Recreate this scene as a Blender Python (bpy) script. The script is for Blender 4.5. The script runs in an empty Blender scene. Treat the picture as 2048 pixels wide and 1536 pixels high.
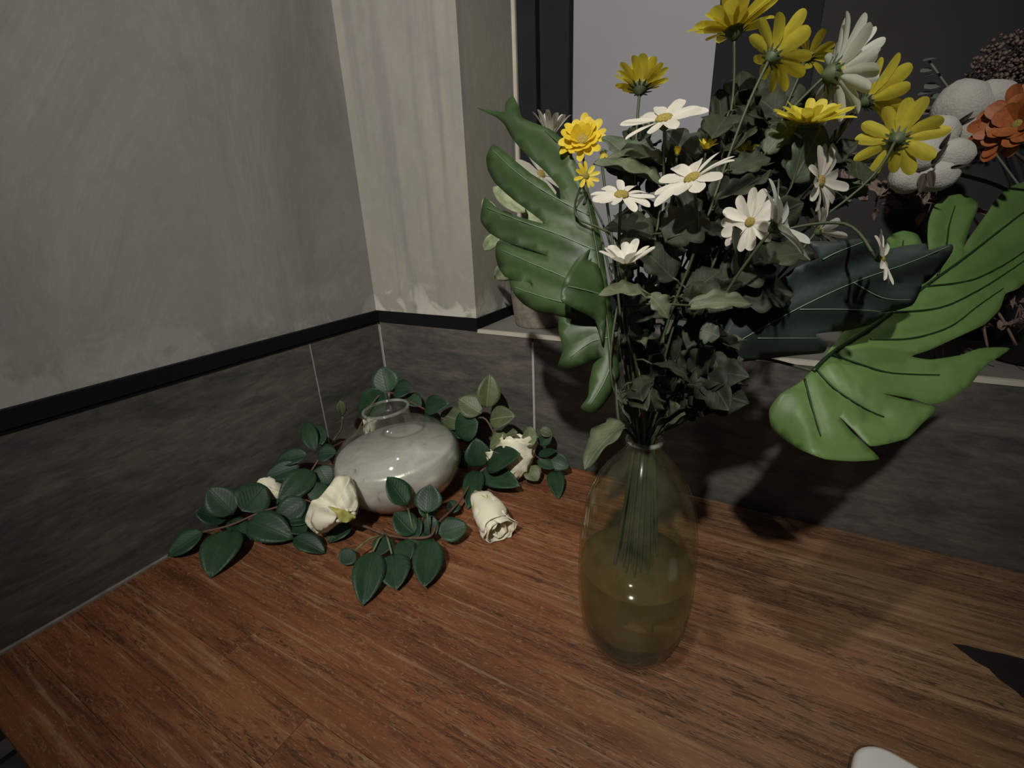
import bpy, bmesh, math, random
from mathutils import Vector, Matrix, noise
from mathutils.geometry import delaunay_2d_cdt
from mathutils.bvhtree import BVHTree

# ------------------------------------------------------------------ camera
scene = bpy.context.scene
COL = scene.collection
CAM_H, FPX, PITCH, ROLL, YAW = 0.42, 894.2, 0.3584, -0.0396, 0.5068
_f = Vector((-math.sin(YAW)*math.cos(PITCH), math.cos(YAW)*math.cos(PITCH), -math.sin(PITCH)))
_r = Vector((math.cos(YAW), math.sin(YAW), 0)); _u = _r.cross(_f)
RT = _r*math.cos(ROLL) + _u*math.sin(ROLL); UP = -_r*math.sin(ROLL) + _u*math.cos(ROLL); FW = _f
CP = Vector((0, 0, CAM_H))
cam_d = bpy.data.cameras.new('camera'); cam = bpy.data.objects.new('camera', cam_d); COL.objects.link(cam)
cam_d.sensor_fit = 'HORIZONTAL'; cam_d.sensor_width = 36; cam_d.lens = FPX/2048*36; cam_d.clip_start = 0.01
cam.matrix_world = Matrix(((RT.x, UP.x, -FW.x, CP.x), (RT.y, UP.y, -FW.y, CP.y), (RT.z, UP.z, -FW.z, CP.z), (0, 0, 0, 1)))
scene.camera = cam

# ------------------------------------------------------------------ light
scene.view_settings.view_transform = 'Standard'; scene.view_settings.look = 'None'
scene.view_settings.gamma = 1; scene.view_settings.use_curve_mapping = False
scene.view_settings.exposure = 0.0
world = bpy.data.worlds.new('room_dusk'); scene.world = world; world.use_nodes = True
world.node_tree.nodes['Background'].inputs[0].default_value = (0.75, 0.85, 1.0, 1)
world.node_tree.nodes['Background'].inputs[1].default_value = 0.03

def spot(name, loc, target, power, size_deg, blend, radius, color):
    d = bpy.data.lights.new(name, 'SPOT'); o = bpy.data.objects.new(name, d); COL.objects.link(o)
    d.energy = power; d.spot_size = math.radians(size_deg); d.spot_blend = blend
    d.shadow_soft_size = radius; d.color = color; o.location = loc
    o.rotation_euler = (Vector(target)-Vector(loc)).to_track_quat('-Z', 'Y').to_euler()
    return o
spot('ceiling_downlight', (0.08, -0.80, 1.50), (-0.40, 0.64, 0.42), 108, 57, 1.0, 0.03, (1.0, 0.965, 0.90))
spot('ceiling_downlight', (-0.12, -0.05, 1.65), (-0.02, 0.32, 0.0), 23, 36, 1.0, 0.03, (1.0, 0.93, 0.82))

# ------------------------------------------------------------------ pixel -> place
def ray(x, y): return FW + RT*((x-1024)/FPX) + UP*((768-y)/FPX)
def onz(x, y, z=0.0): d = ray(x, y); return CP + d*((z-CAM_H)/d.z)
def ony(x, y, Y): d = ray(x, y); return CP + d*(Y/d.y)
def atw(x, y, w): return CP + ray(x, y)*w
def depth(p): return (p-CP).dot(FW)
def camdir(a, b, c, px=(1024, 768)):
    v = -ray(*px).normalized(); r = (RT - v*RT.dot(v)).normalized(); u = v.cross(r)
    return (r*a + u*b + v*c).normalized()

# ------------------------------------------------------------------ materials
def new_mat(name):
    m = bpy.data.materials.new(name); m.use_nodes = True
    nt = m.node_tree; return m, nt, nt.nodes['Principled BSDF']
def N(nt, t, **kw):
    n = nt.nodes.new(t)
    for k, v in kw.items(): setattr(n, k, v)
    return n
def L(nt, a, b): nt.links.new(a, b)
def mapping(nt, src, scale, rot=(0, 0, 0)):
    mp = N(nt, 'ShaderNodeMapping'); mp.inputs['Scale'].default_value = scale; mp.inputs['Rotation'].default_value = rot
    L(nt, src, mp.inputs['Vector']); return mp.outputs[0]
def noise_tex(nt, vec, scale, detail=4, rough=0.55, dist=0.0):
    n = N(nt, 'ShaderNodeTexNoise'); n.inputs['Scale'].default_value = scale; n.inputs['Detail'].default_value = detail
    n.inputs['Roughness'].default_value = rough; n.inputs['Distortion'].default_value = dist
    L(nt, vec, n.inputs['Vector']); return n.outputs['Fac']
def ramp(nt, fac, stops):
    r = N(nt, 'ShaderNodeValToRGB'); e = r.color_ramp.elements
    while len(e) < len(stops): e.new(0.5)
    for i, (p, c) in enumerate(stops):
        e[i].position = p; e[i].color = (c[0], c[1], c[2], 1)
    L(nt, fac, r.inputs[0]); return r.outputs[0]
def mixc(nt, fac, a, b, mode='MIX'):
    m = N(nt, 'ShaderNodeMix', data_type='RGBA', blend_type=mode)
    if isinstance(fac, (int, float)): m.inputs[0].default_value = fac
    else: L(nt, fac, m.inputs[0])
    for s, v in ((6, a), (7, b)):
        if isinstance(v, tuple): m.inputs[s].default_value = (v[0], v[1], v[2], 1)
        else: L(nt, v, m.inputs[s])
    return m.outputs[2]
def math_n(nt, op, a, b=0.0):
    m = N(nt, 'ShaderNodeMath', operation=op)
    for i, v in enumerate((a, b)):
        if isinstance(v, (int, float)): m.inputs[i].default_value = v
        else: L(nt, v, m.inputs[i])
    return m.outputs[0]
def bump(nt, b, h, strength, dist=0.002):
    n = N(nt, 'ShaderNodeBump'); n.inputs['Strength'].default_value = strength; n.inputs['Distance'].default_value = dist
    L(nt, h, n.inputs['Height']); L(nt, n.outputs[0], b.inputs['Normal'])
def setp(b, **kw):
    for k, v in kw.items():
        i = b.inputs[k.replace('_', ' ')]
        i.default_value = (v[0], v[1], v[2], 1) if isinstance(v, tuple) else v

def plain(name, col, rough=0.5, metal=0.0, spec=0.5, var=0.0, scale=40, bumpv=0.0, trans=0.0):
    m, nt, b = new_mat(name)
    setp(b, Base_Color=col, Roughness=rough, Metallic=metal); b.inputs['Specular IOR Level'].default_value = spec
    tc = N(nt, 'ShaderNodeTexCoord').outputs['Object']
    if var:
        f = noise_tex(nt, tc, scale)
        c = ramp(nt, f, [(0.25, tuple(v*(1-var) for v in col)), (0.75, tuple(min(1, v*(1+var)) for v in col))])
        L(nt, c, b.inputs['Base Color'])
        if bumpv: bump(nt, b, f, bumpv)
    if trans:                                   # thin fabric: some light comes through
        tl = N(nt, 'ShaderNodeBsdfTranslucent'); tl.inputs[0].default_value = (*col, 1)
        mx = N(nt, 'ShaderNodeMixShader'); mx.inputs[0].default_value = trans
        L(nt, b.outputs[0], mx.inputs[1]); L(nt, tl.outputs[0], mx.inputs[2]); L(nt, mx.outputs[0], nt.nodes['Material Output'].inputs[0])
    return m

def plaster_mat(name, cols, streak):
    m, nt, b = new_mat(name); g = N(nt, 'ShaderNodeNewGeometry').outputs['Position']
    f1 = noise_tex(nt, mapping(nt, g, (3.5, 3.5, 2.0), (0.3, 0.5, 0)), 1.3, 6, 0.6, 0.6)
    c = ramp(nt, f1, [(0.28, cols[0]), (0.5, cols[1]), (0.72, cols[2])])
    f2 = noise_tex(nt, mapping(nt, g, (22, 22, 1.2)), 1.0, 4, 0.55, 0.2)
    c = mixc(nt, math_n(nt, 'MULTIPLY', ramp_fac(nt, f2, 0.52, 0.68), streak), c, cols[3])
    f3 = noise_tex(nt, g, 55, 8, 0.65)
    c = mixc(nt, 0.2, c, ramp(nt, f3, [(0.3, (0.38, 0.38, 0.38)), (0.7, (0.62, 0.62, 0.62))]), 'OVERLAY')
    # chalky scuffs low on the wall, above the strip
    z = N(nt, 'ShaderNodeSeparateXYZ'); L(nt, g, z.inputs[0])
    low = N(nt, 'ShaderNodeMapRange'); low.inputs[1].default_value = 0.34; low.inputs[2].default_value = 0.255
    L(nt, z.outputs[2], low.inputs[0])
    f4 = ramp_fac(nt, noise_tex(nt, g, 16, 7, 0.6, 1.0), 0.47, 0.60)
    c = mixc(nt, math_n(nt, 'MULTIPLY', math_n(nt, 'MULTIPLY', low.outputs[0], f4), 0.75*streak+0.1), c, cols[4])
    L(nt, c, b.inputs['Base Color']); setp(b, Roughness=0.75); b.inputs['Specular IOR Level'].default_value = 0.3
    bump(nt, b, math_n(nt, 'ADD', math_n(nt, 'MULTIPLY', f1, 2.5), math_n(nt, 'MULTIPLY', f3, 0.12)), 0.35, 0.004)
    return m
def ramp_fac(nt, f, a, b_):
    r = N(nt, 'ShaderNodeMapRange'); r.inputs[1].default_value = a; r.inputs[2].default_value = b_
    r.interpolation_type = 'SMOOTHSTEP'; L(nt, f, r.inputs[0]); return r.outputs[0]

M = {}
M['plaster'] = plaster_mat('grey_plaster', [(0.20, 0.205, 0.185), (0.275, 0.262, 0.242), (0.325, 0.308, 0.288), (0.24, 0.23, 0.215), (0.5, 0.48, 0.43)], 0.45)
M['pillar'] = plaster_mat('buff_plaster', [(0.28, 0.26, 0.245), (0.335, 0.318, 0.262), (0.37, 0.352, 0.285), (0.25, 0.232, 0.222), (0.68, 0.65, 0.56)], 0.8)

def tile_mat():
    m, nt, b = new_mat('slate_look_tile'); g = N(nt, 'ShaderNodeNewGeometry').outputs['Position']
    oi = N(nt, 'ShaderNodeObjectInfo').outputs['Random']
    off = N(nt, 'ShaderNodeVectorMath', operation='ADD'); L(nt, g, off.inputs[0])
    cmb = N(nt, 'ShaderNodeCombineXYZ'); L(nt, math_n(nt, 'MULTIPLY', oi, 7), cmb.inputs[0]); L(nt, math_n(nt, 'MULTIPLY', oi, 3), cmb.inputs[2])
    L(nt, cmb.outputs[0], off.inputs[1]); v = off.outputs[0]
    f1 = noise_tex(nt, mapping(nt, v, (4, 4, 14)), 1.5, 7, 0.65, 0.8)
    c = ramp(nt, f1, [(0.28, (0.044, 0.049, 0.044)), (0.45, (0.080, 0.079, 0.069)), (0.58, (0.115, 0.100, 0.089)), (0.75, (0.155, 0.138, 0.112))])
    f2 = noise_tex(nt, mapping(nt, v, (30, 30, 110)), 1.2, 6, 0.7, 0.5)
    c = mixc(nt, 0.55, c, ramp(nt, f2, [(0.32, (0.22, 0.22, 0.22)), (0.68, (0.78, 0.76, 0.72))]), 'OVERLAY')
    L(nt, c, b.inputs['Base Color']); setp(b, Roughness=0.55); b.inputs['Specular IOR Level'].default_value = 0.35
    bump(nt, b, f2, 0.25, 0.0015)
    return m
M['tile'] = tile_mat()
M['grout'] = plain('pale_grout', (0.42, 0.40, 0.36), 0.9, var=0.15, scale=60)
M['sealant'] = plain('grey_sealant', (0.22, 0.20, 0.17), 0.9, var=0.35, scale=70)
M['black'] = plain('black_strip', (0.008, 0.008, 0.010), 0.8, spec=0.1)
M['frame'] = plain('black_frame', (0.022, 0.022, 0.024), 0.85, spec=0.06, var=0.1, scale=20)
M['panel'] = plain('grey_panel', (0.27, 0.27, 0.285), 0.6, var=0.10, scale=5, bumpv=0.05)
M['dark_panel'] = plain('charcoal_panel', (0.040, 0.040, 0.041), 0.85, spec=0.06, var=0.1, scale=6)
M['sill'] = plain('grey_sill_stone', (0.20, 0.185, 0.16), 0.5, var=0.2, scale=14)
M['sill_edge'] = plain('cream_sill_edge', (0.50, 0.46, 0.38), 0.6, var=0.1, scale=30)
M['floor'] = plain('dark_floor', (0.02, 0.018, 0.015), 0.6, var=0.2, scale=6)

def wood_mat(name, dark=False):
    m, nt, b = new_mat(name); g = N(nt, 'ShaderNodeNewGeometry').outputs['Position']
    oi = N(nt, 'ShaderNodeObjectInfo').outputs['Random']
    cmb = N(nt, 'ShaderNodeCombineXYZ'); L(nt, math_n(nt, 'MULTIPLY', oi, 9), cmb.inputs[0]); L(nt, math_n(nt, 'MULTIPLY', oi, 5), cmb.inputs[1])
    off = N(nt, 'ShaderNodeVectorMath', operation='ADD'); L(nt, g, off.inputs[0]); L(nt, cmb.outputs[0], off.inputs[1])
    v = off.outputs[0]
    f1 = noise_tex(nt, mapping(nt, v, (2.6, 26, 1)), 1.0, 5, 0.6, 0.9)
    red = ramp(nt, f1, [(0.25, (0.085, 0.029, 0.012)), (0.5, (0.20, 0.070, 0.028)), (0.75, (0.30, 0.125, 0.048))])
    tan = ramp(nt, f1, [(0.25, (0.105, 0.055, 0.028)), (0.5, (0.22, 0.125, 0.065)), (0.75, (0.34, 0.22, 0.115))])
    big = noise_tex(nt, mapping(nt, g, (1.6, 3.0, 1)), 1.7, 3, 0.5, 0.3)
    sx = N(nt, 'ShaderNodeSeparateXYZ'); L(nt, g, sx.inputs[0])
    side = math_n(nt, 'ADD', math_n(nt, 'MULTIPLY', sx.outputs[0], 0.95), math_n(nt, 'ADD', big, math_n(nt, 'MULTIPLY', oi, 0.08)))
    c = mixc(nt, ramp_fac(nt, side, 0.30, 0.78), red, tan)
    c = mixc(nt, 1.0, c, mixc(nt, oi, (0.92, 0.92, 0.92), (1.06, 1.06, 1.06)), 'MULTIPLY')
    f2 = noise_tex(nt, mapping(nt, v, (45, 330, 1)), 1.0, 3, 0.6, 1.2)          # short dark pores
    patch = ramp_fac(nt, noise_tex(nt, mapping(nt, v, (5, 14, 1)), 1.0, 3), 0.36, 0.6)
    pore = math_n(nt, 'MULTIPLY', ramp_fac(nt, f2, 0.50, 0.36), patch)
    c = mixc(nt, math_n(nt, 'MULTIPLY', pore, 0.75), c, (0.035, 0.014, 0.007))
    f3 = noise_tex(nt, mapping(nt, v, (6, 160, 1)), 1.0, 4, 0.65, 0.4)          # long pale streaks
    c = mixc(nt, math_n(nt, 'MULTIPLY', ramp_fac(nt, f3, 0.54, 0.70), 0.5), c, (0.40, 0.27, 0.16))
    c = mixc(nt, math_n(nt, 'MULTIPLY', ramp_fac(nt, f3, 0.48, 0.36), 0.55), c, (0.055, 0.022, 0.010))
    f5 = noise_tex(nt, mapping(nt, v, (70, 260, 1)), 1.0, 3, 0.6, 2.2)
    c = mixc(nt, math_n(nt, 'MULTIPLY', ramp_fac(nt, f5, 0.55, 0.68), 0.35), c, (0.42, 0.27, 0.15))
    L(nt, c, b.inputs['Base Color']); b.inputs['Specular IOR Level'].default_value = 0.4
    r = N(nt, 'ShaderNodeMapRange'); r.inputs[3].default_value = 0.42; r.inputs[4].default_value = 0.62; L(nt, f1, r.inputs[0]); L(nt, r.outputs[0], b.inputs['Roughness'])
    bump(nt, b, math_n(nt, 'SUBTRACT', f3, math_n(nt, 'MULTIPLY', pore, 0.8)), 0.5, 0.001)
    return m
M['wood'] = wood_mat('red_brown_hardwood')
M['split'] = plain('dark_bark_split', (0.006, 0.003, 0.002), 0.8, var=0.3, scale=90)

def leaf_mat(name, dark, light, vein, rough=0.4, veins=True, spec=0.45, trans=0.12):
    m, nt, b = new_mat(name); tc = N(nt, 'ShaderNodeTexCoord').outputs['Object']
    oi = N(nt, 'ShaderNodeObjectInfo').outputs['Random']
    f = noise_tex(nt, tc, 3.0 if veins else 22.0, 5, 0.6)
    c = ramp(nt, f, [(0.3, dark), (0.7, light)])
    c = mixc(nt, 1.0, c, mixc(nt, oi, (0.72, 0.78, 0.80), (1.25, 1.18, 1.05)), 'MULTIPLY')
    if veins:
        s = N(nt, 'ShaderNodeSeparateXYZ'); L(nt, tc, s.inputs[0])
        ay = math_n(nt, 'ABSOLUTE', s.outputs[1])
        mid = ramp_fac(nt, ay, 0.035, 0.012)
        w = math_n(nt, 'SINE', math_n(nt, 'MULTIPLY', math_n(nt, 'SUBTRACT', s.outputs[0], math_n(nt, 'MULTIPLY', ay, 0.9)), 52.0))
        sv = math_n(nt, 'MULTIPLY', ramp_fac(nt, w, 0.86, 0.99), 0.35)
        v = math_n(nt, 'MAXIMUM', math_n(nt, 'MULTIPLY', mid, 0.7), sv)
        c = mixc(nt, v, c, vein)
        bump(nt, b, v, 0.3, 0.02)
    L(nt, c, b.inputs['Base Color']); setp(b, Roughness=rough); b.inputs['Specular IOR Level'].default_value = spec
    return m
M['rose_leaf'] = leaf_mat('rose_leaf_green', (0.010, 0.032, 0.015), (0.020, 0.060, 0.026), (0.020, 0.052, 0.026), 0.5)
M['olive_leaf'] = leaf_mat('olive_leaf_green', (0.060, 0.085, 0.035), (0.115, 0.145, 0.065), (0.2, 0.22, 0.12), 0.5)
M['mum_leaf'] = leaf_mat('daisy_leaf_green', (0.012, 0.016, 0.007), (0.026, 0.032, 0.014), (0.040, 0.048, 0.026), 0.7)
M['mum_leaf_grey'] = leaf_mat('daisy_leaf_sage', (0.052, 0.072, 0.040), (0.09, 0.115, 0.068), (0.13, 0.15, 0.09), 0.6)
M['mon_deep'] = leaf_mat('monstera_deep_green', (0.024, 0.048, 0.017), (0.042, 0.080, 0.026), (0.1, 0.2, 0.1), 0.48, veins=False)
M['mon_bright'] = leaf_mat('monstera_fresh_green', (0.085, 0.155, 0.040), (0.125, 0.215, 0.065), (0.1, 0.2, 0.1), 0.5, veins=False)
M['mon_shaded'] = leaf_mat('monstera_shaded_blue_green', (0.022, 0.033, 0.026), (0.040, 0.054, 0.043), (0.1, 0.2, 0.1), 0.55, veins=False, spec=0.25)  # deep monstera green made darker and bluer: the leaf's shade is in the colour
M['vein_pale'] = plain('pale_vein', (0.14, 0.22, 0.13), 0.5)
M['vein_dark'] = plain('dark_vein', (0.010, 0.030, 0.008), 0.5)
M['stem'] = plain('green_stem', (0.045, 0.058, 0.024), 0.55, var=0.2, scale=60)
M['twig'] = plain('brown_vine', (0.13, 0.07, 0.045), 0.7, var=0.25, scale=60)
M['white_petal'] = plain('cream_white_petal', (0.78, 0.74, 0.64), 0.6, var=0.06, scale=6, trans=0.38)
M['grey_petal'] = plain('sage_white_petal', (0.60, 0.63, 0.54), 0.6, var=0.10, scale=6, trans=0.38)
M['yellow_petal'] = plain('yellow_petal', (0.72, 0.62, 0.06), 0.55, var=0.15, scale=5, trans=0.48)
M['bright_yellow'] = plain('bright_yellow_petal', (0.85, 0.66, 0.05), 0.5, var=0.12, scale=5, trans=0.38)
M['disc'] = plain('mustard_disc', (0.36, 0.28, 0.06), 0.85, var=0.35, scale=5, bumpv=1.0)
M['calyx'] = plain('green_calyx', (0.060, 0.085, 0.035), 0.6, var=0.25, scale=8)
M['rose_petal'] = plain('cream_rose_petal', (0.80, 0.76, 0.58), 0.6, var=0.08, scale=4)
M['rose_yellow'] = plain('yellow_green_sepal', (0.42, 0.40, 0.10), 0.6, var=0.2, scale=4)
M['cotton'] = plain('cotton_lint', (0.43, 0.41, 0.37), 0.95, spec=0.1, var=0.08, scale=10, bumpv=0.5)
M['husk'] = plain('brown_husk', (0.045, 0.030, 0.022), 0.8, var=0.3, scale=20)
M['orange'] = plain('burnt_orange_petal', (0.27, 0.075, 0.015), 0.6, var=0.3, scale=4)
M['dried'] = plain('dried_brown_foliage', (0.16, 0.11, 0.09), 0.8, var=0.35, scale=6)
M['eucal'] = plain('grey_green_round_leaf', (0.13, 0.14, 0.115), 0.6, var=0.2, scale=6)
M['variegated'] = plain('variegated_leaf', (0.30, 0.34, 0.19), 0.55, var=0.5, scale=3.0)
M['jute'] = plain('jute_brown_pot', (0.22, 0.19, 0.145), 0.9, var=0.3, scale=120, bumpv=0.8)
M['soil'] = plain('soil', (0.02, 0.015, 0.01), 0.9)
M['dark_vase'] = plain('black_ceramic', (0.008, 0.008, 0.009), 0.35)
M['white_plastic'] = plain('white_plastic', (0.80, 0.78, 0.75), 0.5, var=0.02, scale=10)

def glass_mat(name, tint, rough=0.0, ior=1.45, tw=1.0):
    m, nt, b = new_mat(name); setp(b, Base_Color=tint, Roughness=rough, IOR=ior)
    b.inputs['Transmission Weight'].default_value = tw
    return m
def thin_glass(name, tint, haze, haze_col):
    """thin walled glass: light passes with a tint, Fresnel gloss on top, a little haze: film on the bottle, painted lit look on the rims"""
    m, nt, b = new_mat(name); nt.nodes.remove(b); out = nt.nodes['Material Output']
    tr = N(nt, 'ShaderNodeBsdfTransparent'); tr.inputs[0].default_value = (*tint, 1)
    gl = N(nt, 'ShaderNodeBsdfGlossy'); gl.inputs['Roughness'].default_value = 0.06; gl.inputs[0].default_value = (0.9, 0.92, 0.88, 1)
    df = N(nt, 'ShaderNodeBsdfDiffuse'); df.inputs[0].default_value = (*haze_col, 1)
    lw = N(nt, 'ShaderNodeLayerWeight').outputs['Facing']; frf = math_n(nt, 'ADD', math_n(nt, 'MULTIPLY', math_n(nt, 'POWER', lw, 4.0), 0.55), 0.035)
    tc = N(nt, 'ShaderNodeTexCoord').outputs['Object']
    hz = math_n(nt, 'MULTIPLY', ramp_fac(nt, noise_tex(nt, tc, 26, 5, 0.6, 0.6), 0.25, 0.75), haze*2)
    m1 = N(nt, 'ShaderNodeMixShader'); L(nt, hz, m1.inputs[0]); L(nt, tr.outputs[0], m1.inputs[1]); L(nt, df.outputs[0], m1.inputs[2])
    m2 = N(nt, 'ShaderNodeMixShader'); L(nt, frf, m2.inputs[0]); L(nt, m1.outputs[0], m2.inputs[1]); L(nt, gl.outputs[0], m2.inputs[2])
    L(nt, m2.outputs[0], out.inputs[0]); return m
M['glass'] = thin_glass('green_clear_glass', (0.93, 0.95, 0.88), 0.03, (0.42, 0.40, 0.26))
M['jar_glass'] = thin_glass('clear_glass', (0.97, 0.98, 0.96), 0.03, (0.6, 0.58, 0.52))
M['rim_glass'] = thin_glass('rim_glass', (0.9, 0.92, 0.88), 0.16, (0.7, 0.7, 0.64))  # extra pale haze paints the lit look of the rims into the glass
M['water'] = glass_mat('murky_water', (0.40, 0.28, 0.12), 0.10, 1.33, 0.78)
M['bottom_fill'] = plain('dark_green_fill', (0.010, 0.014, 0.004), 0.8, var=0.4, scale=30)
def silver_mat():
    m, nt, b = new_mat('silvery_pearl_lining'); tc = N(nt, 'ShaderNodeTexCoord').outputs['Object']
    f = noise_tex(nt, mapping(nt, tc, (20, 20, 34)), 1.0, 4, 0.6, 0.8)
    c = ramp(nt, f, [(0.30, (0.32, 0.30, 0.28)), (0.36, (0.70, 0.665, 0.63)), (0.55, (0.82, 0.785, 0.745)), (0.68, (0.96, 0.93, 0.91))])
    L(nt, c, b.inputs['Base Color']); setp(b, Roughness=0.32, Metallic=0.4)
    bump(nt, b, f, 0.2, 0.004); return m
M['silver'] = silver_mat()

# ------------------------------------------------------------------ object helpers
def link(name, me, mat, parent=None, smooth=True):
    if mat is not None and not me.materials: me.materials.append(mat)
    o = bpy.data.objects.new(name, me); COL.objects.link(o)
    if parent: o.parent = parent
    return o
def mesh(name, vs, fs, mat, smooth=True):
    me = bpy.data.meshes.new(name); me.from_pydata([tuple(v) for v in vs], [], fs); me.update()
    if mat is not None: me.materials.append(mat)
    if smooth:
        me.polygons.foreach_set('use_smooth', [True]*len(me.polygons))
    return me
def thing(name, label, cat, loc=(0, 0, 0), group=None):
    o = bpy.data.objects.new(name, None); COL.objects.link(o); o.location = loc; o.empty_display_size = 0.02
    o['label'] = label; o['category'] = cat
    if group: o['group'] = group
    return o
def tag(o, label, cat, group=None):
    o['label'] = label; o['category'] = cat
    if group: o['group'] = group
    return o
def struct(o, label=None, cat=None):
    o['kind'] = 'structure'
    if label: o['label'] = label
    if cat: o['category'] = cat
    return o
def box_data(x0, x1, y0, y1, z0, z1, bev=0.0):
    bm = bmesh.new(); bmesh.ops.create_cube(bm, size=1)
    for v in bm.verts: v.co = Vector(((x0+x1)/2+v.co.x*(x1-x0), (y0+y1)/2+v.co.y*(y1-y0), (z0+z1)/2+v.co.z*(z1-z0)))
    if bev: bmesh.ops.bevel(bm, geom=bm.edges[:], offset=bev, segments=1, affect='EDGES')
    me = bpy.data.meshes.new('box'); bm.to_mesh(me); bm.free(); return me
def box(name, x0, x1, y0, y1, z0, z1, mat, parent=None, bev=0.0):
    me = box_data(x0, x1, y0, y1, z0, z1, bev); return link(name, me, mat, parent)
def tube_data(pts, radii, n=6):
    pts = [Vector(p) for p in pts]; vs = []; fs = []
    if isinstance(radii, (int, float)): radii = [radii]*len(pts)
    ref = Vector((0.31, 0.17, 0.93))
    for i, p in enumerate(pts):
        t = (pts[min(i+1, len(pts)-1)]-pts[max(i-1, 0)]).normalized()
        a = t.cross(ref)
        if a.length < 1e-3: a = t.cross(Vector((1, 0, 0)))
        a.normalize(); b = t.cross(a)
        for k in range(n):
            an = 2*math.pi*k/n; vs.append(p+(a*math.cos(an)+b*math.sin(an))*radii[i])
    for i in range(len(pts)-1):
        for k in range(n):
            fs.append((i*n+k, i*n+(k+1) % n, (i+1)*n+(k+1) % n, (i+1)*n+k))
    fs.append(tuple(range(n))[::-1]); fs.append(tuple((len(pts)-1)*n+k for k in range(n)))
    return vs, fs
def tube(name, pts, radii, mat, parent, n=6):
    o0 = parent_loc(parent); vs, fs = tube_data([Vector(p)-o0 for p in pts], radii, n)
    return link(name, mesh(name, vs, fs, mat), None, parent)
def parent_loc(p):
    v = Vector((0, 0, 0))
    while p is not None:
        v = v + p.location if p.type == 'EMPTY' else v
        p = p.parent
    return v
def spline(pts, seg=6):
    pts = [Vector(p) for p in pts]; out = []
    for i in range(len(pts)-1):
        p0 = pts[max(i-1, 0)]; p1 = pts[i]; p2 = pts[i+1]; p3 = pts[min(i+2, len(pts)-1)]
        for k in range(seg):
            t = k/seg
            out.append(0.5*((2*p1)+(p2-p0)*t+(2*p0-5*p1+4*p2-p3)*t*t+(3*p1-p0-3*p2+p3)*t**3))
    out.append(pts[-1]); return out
def lathe_data(prof, n=48, close=False):
    vs = []; fs = []; m = len(prof)
    for r, z in prof:
        for k in range(n):
            a = 2*math.pi*k/n; vs.append((r*math.cos(a), r*math.sin(a), z))
    for i in range(m-1 if not close else m):
        j = (i+1) % m
        for k in range(n): fs.append((i*n+k, i*n+(k+1) % n, j*n+(k+1) % n, j*n+k))
    if not close:
        fs.append(tuple(range(n))[::-1]); fs.append(tuple((m-1)*n+k for k in range(n)))
    return vs, fs
def smooth_prof(p, seg=5):
    return [(max(v.x, 0.0002), v.y) for v in spline([Vector((a, b, 0)) for a, b in p], seg)]
def lathe(name, prof, mat, parent=None, n=48, close=False):
    vs, fs = lathe_data(prof, n, close); return link(name, mesh(name, vs, fs, mat), None, parent)
def place(o, mw, parent):
    """parent o to an unrotated Empty and give it the world matrix mw"""
    o.parent = parent; o.matrix_local = Matrix.Translation(-parent_loc(parent)) @ mw
def basis(x, y, z, loc, sx=1, sy=1, sz=1):
    return Matrix(((x.x*sx, y.x*sy, z.x*sz, loc.x), (x.y*sx, y.y*sy, z.y*sz, loc.y), (x.z*sx, y.z*sy, z.z*sz, loc.z), (0, 0, 0, 1)))

rnd = random.Random(7)

# unit leaf: base at x=0, tip at x=1, half width about 0.5 at y=+-0.5, normal +z
def leaf_mesh(name, mat, outline, fold=0.12, curl=0.18, nx=9, ny=6, ripple=0.0):
    vs = []; fs = []
    for i in range(nx+1):
        t = 1-(1-i/nx)**1.6 if outline is petal_out else i/nx; h = outline(t)
        for j in range(-ny//2, ny//2+1):
            s = j/(ny/2); y = h*s
            z = fold*abs(y) - curl*(t-0.35)**2 + ripple*math.sin(t*17+s*2)*abs(s)
            vs.append((t, y, z))
    w = ny+1
    for i in range(nx):
        for j in range(ny): fs.append((i*w+j, (i+1)*w+j, (i+1)*w+j+1, i*w+j+1))
    return mesh(name, vs, fs, mat)
def oval(t): return 0.5*(max(0, math.sin(math.pi*min(1, t**0.85)))**0.75) + 0.004
def lobed(t):
    e = 0.5*max(0, math.sin(math.pi*t**0.8))**0.7
    return e*(0.70+0.30*abs(math.sin(t*3*math.pi+0.5)))+0.012
def petal_out(t): return 0.5*min(1, (t*1.7+0.30))*math.sqrt(max(0, 1-max(0, (t-0.72)/0.28)**2)) + 0.004
ROSE_LEAF = [leaf_mesh('rose_leaf', M['rose_leaf'], oval, 0.22, c) for c in (0.10, 0.28, -0.18)]
OLIVE_LEAF = [leaf_mesh('olive_leaf', M['olive_leaf'], oval, 0.2, c) for c in (0.1, 0.3)]
MUM = [leaf_mesh('daisy_leaf', M['mum_leaf'], lobed, 0.25, c, 18, 4, 0.03) for c in (0.15, 0.5, -0.3)]
MUMG = [leaf_mesh('daisy_leaf_sage', M['mum_leaf_grey'], lobed, 0.25, c, 18, 4, 0.03) for c in (0.15, 0.45)]
VARI = [leaf_mesh('variegated_leaf', M['variegated'], oval, 0.2, c) for c in (0.1, 0.35)]
def petal_set(mat, name): return [leaf_mesh(name, M[mat], petal_out, 0.10, c, 10, 4) for c in (0.10, 0.30, -0.12)]
PET = {k: petal_set(k, 'petal') for k in ('white_petal', 'grey_petal', 'yellow_petal', 'bright_yellow', 'orange')}

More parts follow.
